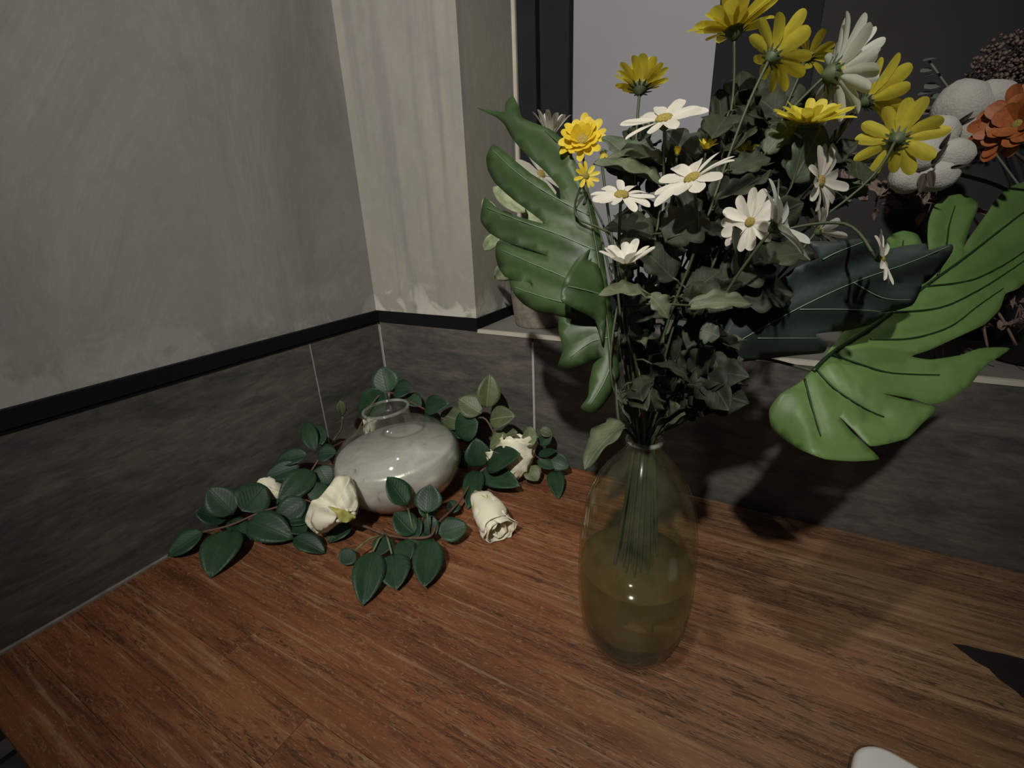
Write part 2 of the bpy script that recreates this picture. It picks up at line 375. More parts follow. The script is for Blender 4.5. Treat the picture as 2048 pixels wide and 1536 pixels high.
def leaf_matrix(base, tip, width, nrm=None, roll=0.0):
    x = tip-base; ln = x.length; x = x/ln
    n = nrm if nrm is not None else (Vector((0, 0, 1))*0.6 + (CP-base).normalized()*0.6)
    y = n.cross(x)
    if y.length < 1e-4: y = Vector((0, 1, 0)).cross(x)
    y.normalize(); z = x.cross(y).normalized()
    if roll:
        q = Matrix.Rotation(roll, 3, x); y = q @ y; z = q @ z
    return basis(x, y, z, base, ln, width, ln*0.9)
def put_leaf(name, me, base, tip, width, parent, nrm=None, roll=0.0, mw=None):
    o = bpy.data.objects.new(name, me); COL.objects.link(o)
    place(o, mw if mw is not None else leaf_matrix(base, tip, width, nrm, roll), parent)
    sol = o.modifiers.new('thickness', 'SOLIDIFY'); sol.thickness = 0.012; sol.offset = 0
    return o

# what already stands in the way: shapes of placed things, so that later parts can be grown clear of them
OBS = []
_polys = {}
def mesh_polys(me):
    if me.name not in _polys: _polys[me.name] = ([v.co.copy() for v in me.vertices], [tuple(p.vertices) for p in me.polygons])
    return _polys[me.name]
def shape(vs, fs):
    return (BVHTree.FromPolygons(vs, fs), Vector([min(v[i] for v in vs) for i in range(3)]), Vector([max(v[i] for v in vs) for i in range(3)]))
def placed_shape(me, mw, thick=0.0):
    v0, f0 = mesh_polys(me)
    if not thick: return shape([mw @ v for v in v0], f0)
    up = Vector((0, 0, thick)); n = len(v0)
    return shape([mw @ (v+up) for v in v0]+[mw @ (v-up) for v in v0], f0+[tuple(i+n for i in f) for f in f0])
def tube_shape(pts, rad, n=5):
    vs, fs = tube_data(pts, rad, n); return shape(vs, fs)
def add_obs(root, sh): OBS.append((root, *sh))
def hits(root, shs):
    c = 0
    for t, a, b in shs:
        for r, t2, a2, b2 in OBS:
            if r is root or a.x > b2.x or a2.x > b.x or a.y > b2.y or a2.y > b.y or a.z > b2.z or a2.z > b.z: continue
            c += len(t.overlap(t2))
    return c
def obs_object(root, o):
    bpy.context.view_layer.update(); e = o.evaluated_get(bpy.context.evaluated_depsgraph_get()); me = e.to_mesh()
    add_obs(root, shape([o.matrix_world @ v.co for v in me.vertices], [tuple(p.vertices) for p in me.polygons])); e.to_mesh_clear()
def pix(p):
    d = p-CP; w = d.dot(FW); return 1024+FPX*d.dot(RT)/w, 768-FPX*d.dot(UP)/w, w
def hex_slots(n, step):
    pts = sorted(((i+0.5*(j % 2))*step, j*step*0.866) for i in range(-6, 7) for j in range(-6, 7)) 
    pts.sort(key=lambda p: p[0]**2+p[1]**2); return [Vector((x, y, 0)) for x, y in pts[:n]]
def match_slots(want, slots):
    """give every stem the place in the neck that lies on the side it leans to"""
    m = max(v.length for v in want); k = max(v.length for v in slots)/m; w = [v*k for v in want]; ix = list(range(len(want)))
    for _ in range(6):
        for i in range(len(ix)):
            for j in range(i):
                a, b = slots[ix[i]], slots[ix[j]]
                if (w[i]-b).length_squared+(w[j]-a).length_squared < (w[i]-a).length_squared+(w[j]-b).length_squared - 1e-12: ix[i], ix[j] = ix[j], ix[i]
    return [slots[i] for i in ix]

# leaf traced from an outline, each point with its own distance
def traced(name, outline, dfun, mat, parent, step=18, seg=4, thick=0.0008, smooth_outline=True):
    P = [Vector((x, y, 0)) for x, y in outline]
    if smooth_outline:
        Q = []
        n = len(P)
        for i in range(n):
            p0, p1, p2, p3 = P[i-1], P[i], P[(i+1) % n], P[(i+2) % n]
            for k in range(seg):
                t = k/seg
                # centripetal-ish: damp tangents so notches stay sharp
                Q.append(p1.lerp(p2, t)*0.45 + 0.55*0.5*((2*p1)+(p2-p0)*t+(2*p0-5*p1+4*p2-p3)*t*t+(3*p1-p0-3*p2+p3)*t**3))
    else: Q = P
    o2 = [Vector((q.x, q.y)) for q in Q]; ne = len(o2)
    edges = [(i, (i+1) % ne) for i in range(ne)]
    xs = [q.x for q in o2]; ys = [q.y for q in o2]
    pts = list(o2)
    def inside(x, y):
        c = False; j = ne-1
        for i in range(ne):
            if (o2[i].y > y) != (o2[j].y > y) and x < (o2[j].x-o2[i].x)*(y-o2[i].y)/(o2[j].y-o2[i].y)+o2[i].x: c = not c
            j = i
        return c
    gx = min(xs); row = 0
    y = min(ys)
    while y < max(ys):
        x = min(xs) + (step/2 if row % 2 else 0)
        while x < max(xs):
            if inside(x, y) and min((x-q.x)**2+(y-q.y)**2 for q in o2) > (step*0.45)**2: pts.append(Vector((x, y)))
            x += step
        y += step*0.87; row += 1
    v, e, f, _, _, _ = delaunay_2d_cdt(pts, edges, [], 1, 0.01)
    o0 = parent_loc(parent)
    vs = [atw(q.x, q.y, dfun(q.x, q.y)) - o0 for q in v]
    me = mesh(name, vs, [tuple(t)[::-1] for t in f], mat)
    o = link(name, me, None, parent)
    s = o.modifiers.new('thickness', 'SOLIDIFY'); s.thickness = thick; s.offset = 0
    return o
def seg_dist(x, y, line):
    best = 1e9
    for (x0, y0), (x1, y1) in zip(line[:-1], line[1:]):
        dx, dy = x1-x0, y1-y0; t = max(0, min(1, ((x-x0)*dx+(y-y0)*dy)/(dx*dx+dy*dy)))
        best = min(best, math.hypot(x-x0-t*dx, y-y0-t*dy))
    return best
def vein(name, line, dfun, mat, parent, r0, r1, lift=-0.0008):
    pts = spline([Vector((x, y, 0)) for x, y in line], 6)
    P = [atw(p.x, p.y, dfun(p.x, p.y)+lift) for p in pts]; n = len(P)
    return tube(name, P, [r0+(r1-r0)*i/(n-1) for i in range(n)], mat, parent, 5)

# ------------------------------------------------------------------ the setting
XC, YC, HD = -0.6658, 0.6541, 0.2333         # left wall plane, back wall plane, dado height above the table
ZF = -0.75; ZT = 1.75; PR = -0.4317; YW = 0.84; TR = 0.020
TH = 0.011                                   # tile thickness: plaster sits behind the tile face
fl = struct(box('floor', -0.9, 2.2, -2.2, 1.0, ZF-0.05, ZF, M['floor']))
wl = struct(box('wall_left', XC-0.15, XC-TH*0.5, -2.2, 1.0, ZF, ZT, M['plaster']), 'grey mottled plaster wall above a dark tiled dado', 'wall')
wb = struct(box('wall_back', XC-TH*0.5, 2.2, YC+0.0006, 1.0, ZF, HD-0.012, M['grout']), 'low tiled wall behind the table under the window sill', 'wall')
pl = box('pillar', XC-TH*0.5, PR, YC+0.003, 1.0, HD-0.012, ZT, M['pillar'], wb)
box('plaster_edge', PR-0.002, PR+0.006, YW-0.014, YW-0.0042, HD+TR, ZT, M['sill_edge'], wb, 0.002)
# dado tiles, one object each
def tile(x0, x1, y0, y1, z0, z1, parent): return box('tile', x0, x1, y0, y1, z0, z1, M['tile'], parent, 0.0008)
GW = 0.0036
xs = [XC, -0.3208] + [-0.3208+0.90*i for i in range(1, 5)]
for a, b_ in zip(xs[:-1], xs[1:]): tile(a+GW/2, min(b_-GW/2, 2.2), YC, YC+TH, -0.10, HD-0.004, wb)
box('grout_bed', XC-TH*0.45, XC-0.0002, -2.0, YC, -0.12, HD-0.004, M['grout'], wl)
ys = [YC, 0.4873, -0.1127, -0.7127, -1.3127, -1.9127]
for i, (a, b_) in enumerate(zip(ys[:-1], ys[1:])): tile(XC-TH*0.4, XC+0.0004, b_+GW*0.25, a-(GW*0.25 if i else 0.004), -0.10, HD-0.004, wl)
# black strip between plaster and tile
t1 = struct(box('trim_1', XC-TH*0.5, XC+0.003, -2.0, YC+0.004, HD, HD+TR, M['black']), 'black strip between grey plaster and dark tiles on the long wall', 'trim')
t2 = struct(box('trim_2', XC+0.003, PR+0.003, YC-0.001, YC+0.004, HD-0.002, HD+TR, M['black']), 'black strip along the foot of the narrow pillar', 'trim')
t3 = struct(box('trim_3', PR, PR+0.003, YC+0.004, YW, HD-0.002, HD+TR, M['black']), 'black strip along the foot of the pillar return beside the pot', 'trim')
box('ledge', XC-TH*0.5, XC+0.0016, -2.0, YC, HD-0.004, HD, M['black'], wl)
# sill
sl = struct(thing('sill', 'stone window sill with pale front edge above the tiles', 'window sill', (0.8, YC, HD-0.012)))
for x0, x1 in ((PR+0.003, 0.28), (0.2815, 1.0), (1.0015, 2.2)):
    o = box('sill_slab', x0, x1, YC+0.006, YW+0.05, HD-0.012, HD, M['sill']); o.parent = sl; o.location = -sl.location
    o = box('sill_edge', x0, x1, YC-0.001, YC+0.006, HD-0.0055, HD+0.0005, M['sill_edge']); o.parent = sl; o.location = -sl.location
# window: black frame, grey panel, wide dark stile, charcoal pane
w1 = struct(thing('window_1', 'black framed window with grey panel and dark pane behind the flowers', 'window', (0.3, YW, HD)))
def wbox(name, x0, x1, y0, y1, z0, z1, mat):
    o = box(name, x0, x1, y0, y1, z0, z1, mat, None, 0.001); o.parent = w1; o.location = -w1.location; return o
wbox('frame_stile', PR, -0.392, YW-0.004, YW+0.05, HD, ZT, M['frame'])
wbox('frame_groove', -0.392, -0.386, YW+0.012, YW+0.05, HD, ZT, M['black'])
wbox('frame_stile', -0.386, -0.332, YW, YW+0.05, HD, ZT, M['frame'])
wbox('frame_rail', -0.332, 1.3, YW, YW+0.05, HD, HD+0.05, M['frame'])
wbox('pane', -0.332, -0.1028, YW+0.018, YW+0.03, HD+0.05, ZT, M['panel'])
wbox('frame_stile', -0.1028, 0.0267, YW+0.004, YW+0.05, HD+0.05, ZT, M['frame'])
wbox('pane', 0.0267, 1.3, YW+0.018, YW+0.03, HD+0.05, ZT, M['dark_panel'])
wbox('frame_stile', 1.3, 1.4, YW, YW+0.05, HD, ZT, M['frame'])

# ------------------------------------------------------------------ table
Y0 = 0.0112
tb = thing('wooden_table', 'red brown wooden table of narrow staves pushed into the tiled corner', 'table', (0.3, 0.33, ZF))
def tpart(name, x0, x1, y0, y1, z0, z1, mat, bev=0.0):
    o = box(name, x0, x1, y0, y1, z0, z1, mat, None, bev); o.parent = tb; o.location = -tb.location; return o
XL = XC+0.004; XR = 1.35; YB = YC-0.003
tpart('core', XL+0.002, XR-0.002, Y0+0.002, YB-0.002, -0.032, -0.0035, M['split'])
rows = 14; rw = (YB-Y0)/rows
joints = {8: [-0.436], 9: [], 10: [], 11: [], 12: []}
for r in range(rows):
    ya = Y0+r*rw; cuts = [XL]
    if r == 3: x = -0.4385
    elif r == 5: x = -0.478
    else: x = XL+rnd.uniform(0.15, 0.55)
    if r in (3, 5) or rnd.random() < 0.35: cuts.append(min(x, -0.25))
    if r > 2: cuts.append(0.62+rnd.uniform(0, 0.3))
    cuts.append(XR)
    for a, b_ in zip(cuts[:-1], cuts[1:]):
        dz = rnd.uniform(-0.00025, 0.0)
        tpart('plank', a+0.00015, b_-0.00015, ya+0.00012, ya+rw-0.00012, -0.03, dz, M['wood'], 0.0003)
for lx in (XL+0.06, XR-0.06):
    for ly in (Y0+0.06, YB-0.06): tpart('leg', lx-0.03, lx+0.03, ly-0.03, ly+0.03, ZF, -0.03, M['wood'], 0.003)
# pale bead of sealant where the table meets the left tiles
o = box('sealant_bead', XC+0.0004, XC+0.0055, Y0, 0.215, -0.004, 0.0025, M['sealant']); o.parent = tb; o.location = -tb.location
# dark split in the wood
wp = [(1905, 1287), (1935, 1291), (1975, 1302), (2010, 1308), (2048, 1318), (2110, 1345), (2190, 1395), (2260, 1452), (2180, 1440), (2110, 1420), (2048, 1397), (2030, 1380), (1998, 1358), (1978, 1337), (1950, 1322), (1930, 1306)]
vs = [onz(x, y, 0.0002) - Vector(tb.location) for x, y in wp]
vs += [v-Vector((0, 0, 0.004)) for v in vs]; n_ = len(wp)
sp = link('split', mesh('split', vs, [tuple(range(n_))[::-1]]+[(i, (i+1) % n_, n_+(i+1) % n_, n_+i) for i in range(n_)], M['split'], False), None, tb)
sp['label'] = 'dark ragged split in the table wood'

# ------------------------------------------------------------------ bottle
BX, BY = -0.0696, 0.3619
bt = thing('glass_bottle', 'tall clear glass bottle half full of murky water holding the bouquet', 'bottle', (BX, BY, 0))
prof = [(0.0, 0.0), (0.036, 0.0), (0.0425, 0.004), (0.0485, 0.018), (0.0533, 0.038), (0.0554, 0.06), (0.0559, 0.085), (0.0554, 0.106), (0.0545, 0.127), (0.052, 0.149), (0.0484, 0.168), (0.041, 0.187), (0.0314, 0.203), (0.021, 0.2165), (0.0165, 0.223), (0.0155, 0.2275), (0.0165, 0.231)]
outer = smooth_prof(prof, 4)
gt = 0.0022
inner = [(max(r-gt, 0.0002), max(z, 0.006)) for r, z in outer if z < 0.2305]
lathe('bottle_body', outer + inner[::-1], M['glass'], bt, 64)
lathe('rim', [(0.0145+0.0021*math.cos(a), 0.2315+0.0021*math.sin(a)) for a in [2*math.pi*k/10 for k in range(10)]], M['rim_glass'], bt, 48, True)
WL = 0.098
SB = 0.034
wi = [(max(r-gt-0.0002, 0.0002), z) for r, z in outer if SB < z < WL]
wi.append((wi[-1][0], WL))
lathe('water', [(0.0003, SB), (wi[0][0]-0.0006, SB)]+wi+[(0.0003, WL)], M['water'], bt, 64)

sd = [(max(r-gt-0.0002, 0.0002), max(z, 0.0064)) for r, z in outer if z < SB-0.001]
lathe('bottom_fill', [(0.0003, 0.0064)]+sd[2:]+[(sd[-1][0], SB-0.0006), (0.0003, SB-0.0006)], M['bottom_fill'], bt, 40)  # added dark green body, stands in for the refracted dark look of the bottom
# ------------------------------------------------------------------ round jar
jar_p = Vector((-0.4652, 0.4632, 0))
jr = thing('round_jar', 'squat round clear glass jar with silvery lining ringed by rose garland', 'vase', jar_p)
jp = smooth_prof([(0.0, 0.0), (0.050, 0.0), (0.066, 0.004), (0.084, 0.017), (0.0965, 0.036), (0.1005, 0.056), (0.0965, 0.076), (0.083, 0.096), (0.063, 0.111), (0.046, 0.119), (0.0375, 0.126), (0.0345, 0.136), (0.0350, 0.147)], 4)
ji = [(max(r-0.0022, 0.0002), max(z, 0.004)) for r, z in jp]
lathe('jar_body', jp + ji[::-1], M['jar_glass'], jr, 64)
lathe('rim', [(0.0340+0.0022*math.cos(a), 0.1475+0.0022*math.sin(a)) for a in [2*math.pi*k/10 for k in range(10)]], M['rim_glass'], jr, 64, True)
so = [(max(r-0.0034, 0.0002), max(z, 0.0055)) for r, z in jp if 0.010 < z < 0.084]
lathe('silver_lining', so, M['silver'], jr, 64)['label'] = 'silvery white lining inside the jar'

jr.matrix_world = Matrix.Translation(jar_p+Vector((0, 0, 0.0045))) @ Matrix.Rotation(math.radians(-5), 4, Vector((FW.x, FW.y, 0)).normalized())
# ------------------------------------------------------------------ rose garland
gl_o = onz(700, 1060, 0.0)
gar = thing('rose_garland', 'artificial garland of cream roses and dark green leaves around the jar', 'garland', gl_o)
def Z5(x, y): return 330+x*0.3386, 700+y*0.3386
def Z6(x, y): return 660+x*0.3385, 700+y*0.3385
for ch in jr.children: obs_object(jr, ch)
def gp(p, s):
    q = onz(p[0], p[1], s[1]) if s[0] == 'z' else ony(p[0], p[1], s[1])
    if q.z < 0.005: q = onz(p[0], p[1], 0.005)
    if q.x < XC+0.008: d = ray(*p); q = CP+d*((XC+0.008)/d.x)
    return q
def gleaf(zf, b_, t_, wpx, sb, st, olive=False, roll=0.0, nrm=None):
    B = gp(zf(*b_), sb); T = gp(zf(*t_), st)
    w = wpx*0.3386*depth((B+T)/2)/FPX
    me = rnd.choice(OLIVE_LEAF if olive else ROSE_LEAF)
    roll += rnd.uniform(-0.25, 0.25); front = sb[0] == 'z'
    for k in range(14):                          # keep clear of the jar, the table top and the tiles
        mw = leaf_matrix(B, T, w*1.24, nrm, roll); vs = [mw @ v for v in mesh_polys(me)[0]]
        lift = max(0.0, 0.0008-min(v.z for v in vs)); push = max(0.0, XC+0.0012-min(v.x for v in vs))
        if lift or push: mw = Matrix.Translation((push, 0, lift)) @ mw
        if not hits(gar, [placed_shape(me, mw, 0.012)]): break
        mv = (CP-(B+T)/2).normalized()*0.006 if front else Vector((0, 0.006, 0))
        B = B+mv; T = T+mv
    return put_leaf('leaf', me, B, T, w, gar, mw=mw)
z = lambda v: ('z', v)
yy = lambda v: ('y', v)
G5 = [((225, 1075), (10, 1215), 130, .022, .006), ((395, 1055), (262, 1330), 175, .026, .008), ((405, 970), (255, 815), 140, .03, .045), ((370, 995), (175, 955), 110, .022, .03),
      ((455, 955), (585, 805), 165, .035, .05), ((385, 1000), (500, 1115), 90, .022, .012), ((490, 1005), (748, 1105), 150, .03, .015), ((835, 890), (640, 1010), 130, .035, .02),
      ((760, 1105), (945, 1190), 100, .018, .006), ((730, 1010), (830, 1095), 100, .02, .01), ((795, 685), (585, 755), 105, .06, .05), ((885, 715), (670, 890), 130, .055, .04),
      ((840, 620), (655, 655), 95, .072, .065), ((885, 595), (828, 415), 75, .075, .11), ((900, 620), (1010, 600), 100, .07, .075), ((900, 690), (970, 800), 120, .055, .03),
      ((850, 880), (960, 790), 100, .03, .04), ((640, 830), (560, 960), 120, .03, .015), ((870, 1010), (700, 960), 140, .02, .015), ((1090, 1010), (960, 1130), 120, .014, .006),
      ((600, 900), (480, 790), 90, .035, .05), ((930, 560), (900, 440), 70, .08, .10)]
for b_, t_, w_, zb, zt in G5: gleaf(Z5, b_, t_, w_, z(zb), z(zt))
G6 = [((345, 255), (308, 95), 135, .585, .60, 0), ((335, 250), (185, 375), 140, .58, .575, 0), ((375, 245), (485, 225), 105, .585, .59, 0), ((555, 345), (690, 310), 100, .575, .57, 0),
      ((925, 345), (948, 145), 115, .58, .595, 1), ((895, 375), (760, 285), 120, .58, .575, 1), ((940, 412), (1085, 385), 115, .575, .575, 1), ((875, 425), (730, 480), 145, .57, .56, 0),
      ((820, 440), (640, 370), 110, .58, .585, 1), ((1055, 520), (940, 575), 120, .57, .56, 1), ((1225, 515), (1130, 515), 100, .58, .575, 1), ((880, 695), (865, 525), 130, .545, .55, 0),
      ((925, 690), (1118, 610), 135, .545, .54, 0), ((890, 725), (1120, 800), 115, .54, .525, 0), ((875, 720), (815, 935), 100, .54, .50, 0), ((1235, 560), (1312, 488), 62, .60, .61, 0),
      ((1230, 622), (1345, 598), 45, .60, .60, 0), ((1225, 650), (1325, 705), 55, .595, .59, 0), ((1325, 715), (1350, 872), 85, .60, .585, 0), ((1240, 470), (1320, 500), 60, .605, .61, 1),
      ((1300, 640), (1415, 690), 90, .605, .605, 0), ((1170, 690), (1230, 770), 90, .575, .565, 1), ((1000, 510), (1100, 480), 70, .585, .585, 1), ((800, 600), (760, 700), 110, .56, .55, 0),
      ((560, 380), (640, 470), 100, .585, .575, 0), ((700, 420), (800, 540), 110, .58, .57, 0), ((450, 270), (540, 330), 80, .59, .585, 0), ((60, 300), (75, 395), 45, .50, .50, 1)]
for b_, t_, w_, yb, yt, ol in G6: gleaf(Z6, b_, t_, w_, yy(yb), yy(yt), bool(ol), 0, (CP-ony(*Z6(*b_), yb)).normalized()*0.9+Vector((0, 0, 0.35)))
G7 = [((455, 915), (335, 755), 120, .05, .085), ((575, 965), (592, 795), 135, .045, .075), ((500, 1090), (375, 965), 125, .022, .045), ((640, 1085), (812, 1040), 120, .022, .022),
      ((595, 1120), (558, 1415), 148, .024, .006), ((255, 1190), (195, 1505), 152, .026, .006), ((365, 1205), (395, 1412), 160, .02, .008), ((145, 1185), (60, 1265), 95, .014, .008),
      ((335, 1105), (285, 1215), 100, .022, .018), ((425, 1125), (455, 1265), 110, .022, .014), ((560, 1080), (470, 1200), 120, .02, .012), ((95, 1030), (15, 1110), 100, .012, .008),
      ((640, 1010), (540, 1070), 110, .03, .02), ((480, 1000), (520, 1110), 90, .03, .02), ((760, 900), (690, 960), 70, .02, .015), ((520, 900), (640, 960), 110, .05, .03)]
for b_, t_, w_, zb, zt in G7: gleaf(Z6, b_, t_, w_, z(zb), z(zt))
# vine
va = [onz(*Z5(225, 1075), .022), onz(*Z5(385, 1035), .024), onz(*Z5(560, 960), .028), onz(*Z5(760, 880), .03), onz(*Z5(880, 690), .055), onz(*Z5(960, 590), .07)]
va += [ony(*Z5(1120, 500), .53), ony(*Z6(240, 330), .56), ony(*Z6(345, 250), .585), ony(*Z6(560, 350), .58), ony(*Z6(760, 440), .58), ony(*Z6(905, 400), .58), ony(*Z6(1000, 530), .575), ony(*Z6(1180, 600), .585), ony(*Z6(1235, 640), .597), ony(*Z6(1330, 700), .60)]
tube('vine', spline(va, 6), 0.0016, M['twig'], gar)
vb = [ony(*Z6(1180, 600), .585), ony(*Z6(900, 710), .545), onz(*Z6(760, 900), .02), onz(*Z6(640, 1020), .025), onz(*Z6(590, 1100), .024), onz(*Z6(460, 1110), .02), onz(*Z6(330, 1090), .018), onz(*Z6(200, 1040), .016), onz(*Z6(90, 1000), .02), onz(*Z5(870, 900), .025), onz(*Z5(760, 880), .03)]
tube('vine', spline(vb, 6), 0.0019, M['twig'], gar)
tube('vine', spline([gp(Z6(75, 395), ('y', .50)), gp(Z6(65, 470), ('y', .50)), gp(Z6(15, 540), ('y', .50)), gp(Z5(940, 620), ('z', .07))], 5), 0.0016, M['olive_leaf'], gar)
for q in (((330, 1090), (255, 1190)), ((330, 1090), (365, 1205)), ((590, 1100), (575, 965)), ((500, 1100), (455, 915)), ((330, 1090), (145, 1185))):
    a = onz(*Z6(*q[0]), .018); b2 = onz(*Z6(*q[1]), .024 if q[1][1] > 1000 else .05); tube('vine', [a, a.lerp(b2, .5)+Vector((0, 0, .006)), b2], 0.0014, M['olive_leaf'], gar)

def rose(axis_b, axis_t, rad, spec, seed, open_=0.25, crumple=0.006):
    """cream rose built of wrapped petals; spec is a list of (angle, span, start, end, radius factor)"""
    r_ = random.Random(seed); X = (axis_t-axis_b); ln = X.length; X.normalize()
    A = X.cross(Vector((0.2, 0.3, 1))).normalized(); B = X.cross(A).normalized()
    ro = thing_part('rose', gar)
    o0 = parent_loc(gar)
    for k, (ang, span, s0, s1, rf) in enumerate(spec):
        vs = []; fs = []; nu, nv = 12, 12
        for i in range(nu+1):
            u = s0+(s1-s0)*i/nu
            for j in range(nv+1):
                v = j/nv*2-1; wv = math.sqrt(max(0.0, 1-abs(2*i/nu-1)**4*0.55))
                th = ang+span/2*v*wv
                rr = rad*rf*(math.sin(math.pi*min(0.5, 0.12+u*0.62))**0.8) * (1+open_*max(0, u-0.55))
                p = X*(u*ln) + (A*math.cos(th)+B*math.sin(th))*rr
                nz = noise.noise_vector(p*55+Vector((seed*3.1, k*1.7, 0)))*crumple + noise.noise_vector(p*140+Vector((k, seed, 2)))*crumple*0.4
                edge = max(abs(v), 2*i/nu-1)
                vs.append(axis_b+p+nz*(0.4+0.8*edge) - o0)
        for i in range(nu):
            for j in range(nv): fs.append((i*(nv+1)+j, i*(nv+1)+j+1, (i+1)*(nv+1)+j+1, (i+1)*(nv+1)+j))
        o = link('petal', mesh('petal', [Vector((q.x, q.y, max(q.z, 0.0012-o0.z))) for q in vs], fs, M['rose_petal']), None, ro)
        s = o.modifiers.new('thickness', 'SOLIDIFY'); s.thickness = 0.0007; s.offset = 0
    # sepals and receptacle
    vs, fs = tube_data([axis_b-X*0.010-o0, axis_b-X*0.002-o0, axis_b+X*0.008-o0, axis_b+X*0.013-o0], [0.003, 0.006, rad*0.42, rad*0.38], 10)
    link('receptacle', mesh('receptacle', vs, fs, M['rose_yellow']), None, ro)
    for k in range(5):
        th = k*2*math.pi/5+seed; d = (A*math.cos(th)+B*math.sin(th))
        b0 = axis_b+d*rad*0.30; t0 = axis_b+X*ln*0.38+d*rad*0.98
        so = put_leaf('sepal', SEPAL, b0, t0, rad*0.42, gar, d); so.parent = ro
    return ro
def thing_part(name, parent):
    o = bpy.data.objects.new(name, None); COL.objects.link(o); o.parent = parent; return o
SEPAL = leaf_mesh('sepal', M['rose_yellow'], oval, 0.15, 0.1)
PI = math.pi
full = [(0, 2.6, 0.0, 0.95, 0.72), (2.1, 2.6, 0.0, 0.97, 0.76), (4.2, 2.6, 0.0, 0.93, 0.80), (0.6, 2.7, 0.0, 1.0, 0.93), (2.7, 2.7, 0.0, 0.98, 0.97), (4.8, 2.7, 0.0, 1.0, 1.0), (1.7, 2.2, 0, 0.9, 1.06), (3.9, 2.2, 0, 0.92, 1.08)]
bud = [(0.5, 4.0, 0.0, 0.93, 0.30), (2.9, 4.0, 0.0, 0.95, 0.48), (5.2, 3.6, 0.0, 0.94, 0.64), (0, 3.0, 0.0, 0.97, 0.80), (2.1, 3.0, 0.0, 0.95, 0.85), (4.2, 3.0, 0.0, 1.0, 0.9), (1.0, 2.8, 0.0, 0.96, 1.0), (3.3, 2.8, 0.0, 1.0, 1.0), (5.4, 2.8, 0, 0.9, 1.03)]
ROSE1 = [(695, 950), (672, 953), (660, 970), (637, 997), (624, 1001), (617, 1018), (610, 1043), (631, 1067), (655, 1064), (675, 1048), (690, 1043), (712, 1032), (718, 1008), (711, 978), (706, 962)]
r1 = thing_part('rose', gar); w1_ = depth(onz(665, 1062, .012)) - 0.018
def rdome(x, y, sgn, k=1.0):
    a = math.atan2(y-1040, x-694); q = min(1, math.hypot((x-664)/58, (y-1008)/62)**2)
    return w1_ - sgn*0.020*k*math.sqrt(max(0, 1-q)) - sgn*0.0028*math.sin(a*11+1.5*math.sin(y*0.06))*(1-q*0.3) - sgn*0.0012*math.sin(x*0.16+y*0.11)
o = traced('petal', ROSE1, lambda x, y: rdome(x, y, 1), M['rose_petal'], gar, 7, 3); o.parent = r1
o = traced('petal', [(664+(x-664)*0.97, 1006+(y-1006)*0.97) for x, y in ROSE1], lambda x, y: rdome(x, y, -1, 0.8)+0.001, M['rose_petal'], gar, 9, 3); o.parent = r1
o = traced('petal', [(657, 1012), (640, 1010), (626, 1022), (622, 1044), (634, 1062), (652, 1060), (668, 1044), (676, 1026)], lambda x, y: rdome(x, y, 1)-0.0035-0.002*math.sin((x+y)*0.09), M['rose_petal'], gar, 7, 3); o.parent = r1
o = traced('petal', [(700, 955), (690, 975), (676, 1005), (690, 1022), (711, 1022), (716, 1006), (708, 975)], lambda x, y: rdome(x, y, 1)-0.0032+0.0015*math.sin((x-y)*0.11), M['rose_petal'], gar, 7, 3); o.parent = r1
o = traced('sepal', [(656, 1013), (668, 1015), (688, 1020), (706, 1029), (712, 1036), (692, 1046), (678, 1040), (672, 1028)], lambda x, y: rdome(x, y, 1)-0.0055, M['rose_yellow'], gar, 7, 3); o.parent = r1
rose(onz(956, 992, .036), onz(1001, 1065, .019), .0225, bud, 5, 0.10, .004)
rose(onz(1028, 952, .014), ony(1036, 872, .59), .030, full, 8, 0.2, .007)
rose(onz(566, 990, .026), onz(526, 972, .036), .016, bud, 11, 0.2, .004)
rose(ony(738, 872, .555), ony(741, 838, .56), .012, bud, 14, 0.1, .003)
rose(ony(990, 925, .56), ony(985, 900, .565), .014, bud, 16, 0.1, .003)

# ------------------------------------------------------------------ bouquet: monstera leaves
NECK = Vector((BX, BY, 0.228))
STEM_REQ = []
def petiole(root, end_pt, bend=None): STEM_REQ.append(dict(th=root, hb=end_pt, n=None, bend=bend, rad=0.0015, name='petiole'))

# left leaf
mL = thing('monstera_leaf', 'deep green lobed monstera leaf fanning toward the plaster pillar', 'leaf', (BX, BY, 0.05))
midL = [(1222, 735), (1216, 660), (1204, 570), (1190, 480), (1172, 390), (1148, 320), (1090, 262), (954, 216)]
vL = [[(1200, 600), (1140, 560), (1060, 525), (1003, 500)], [(1190, 500), (1120, 470), (1050, 445), (972, 415)], [(1178, 430), (1110, 395), (1040, 350), (985, 300)],
      [(1208, 625), (1150, 610), (1090, 595), (1030, 575)], [(1216, 675), (1180, 685), (1140, 715)], [(1222, 730), (1205, 770), (1180, 810)]]
def dL(x, y):
    d = 0.405 + 0.05*max(0, (1180-x)/230)**1.6 + 0.03*(700-y)/480
    k = min([seg_dist(x, y, l) for l in vL]+[seg_dist(x, y, midL)])
    return d + 0.007*(1-math.exp(-(k/22)**2)) - 0.02*math.exp(-((x-1160)/60)**2-((y-560)/60)**2)*0.3
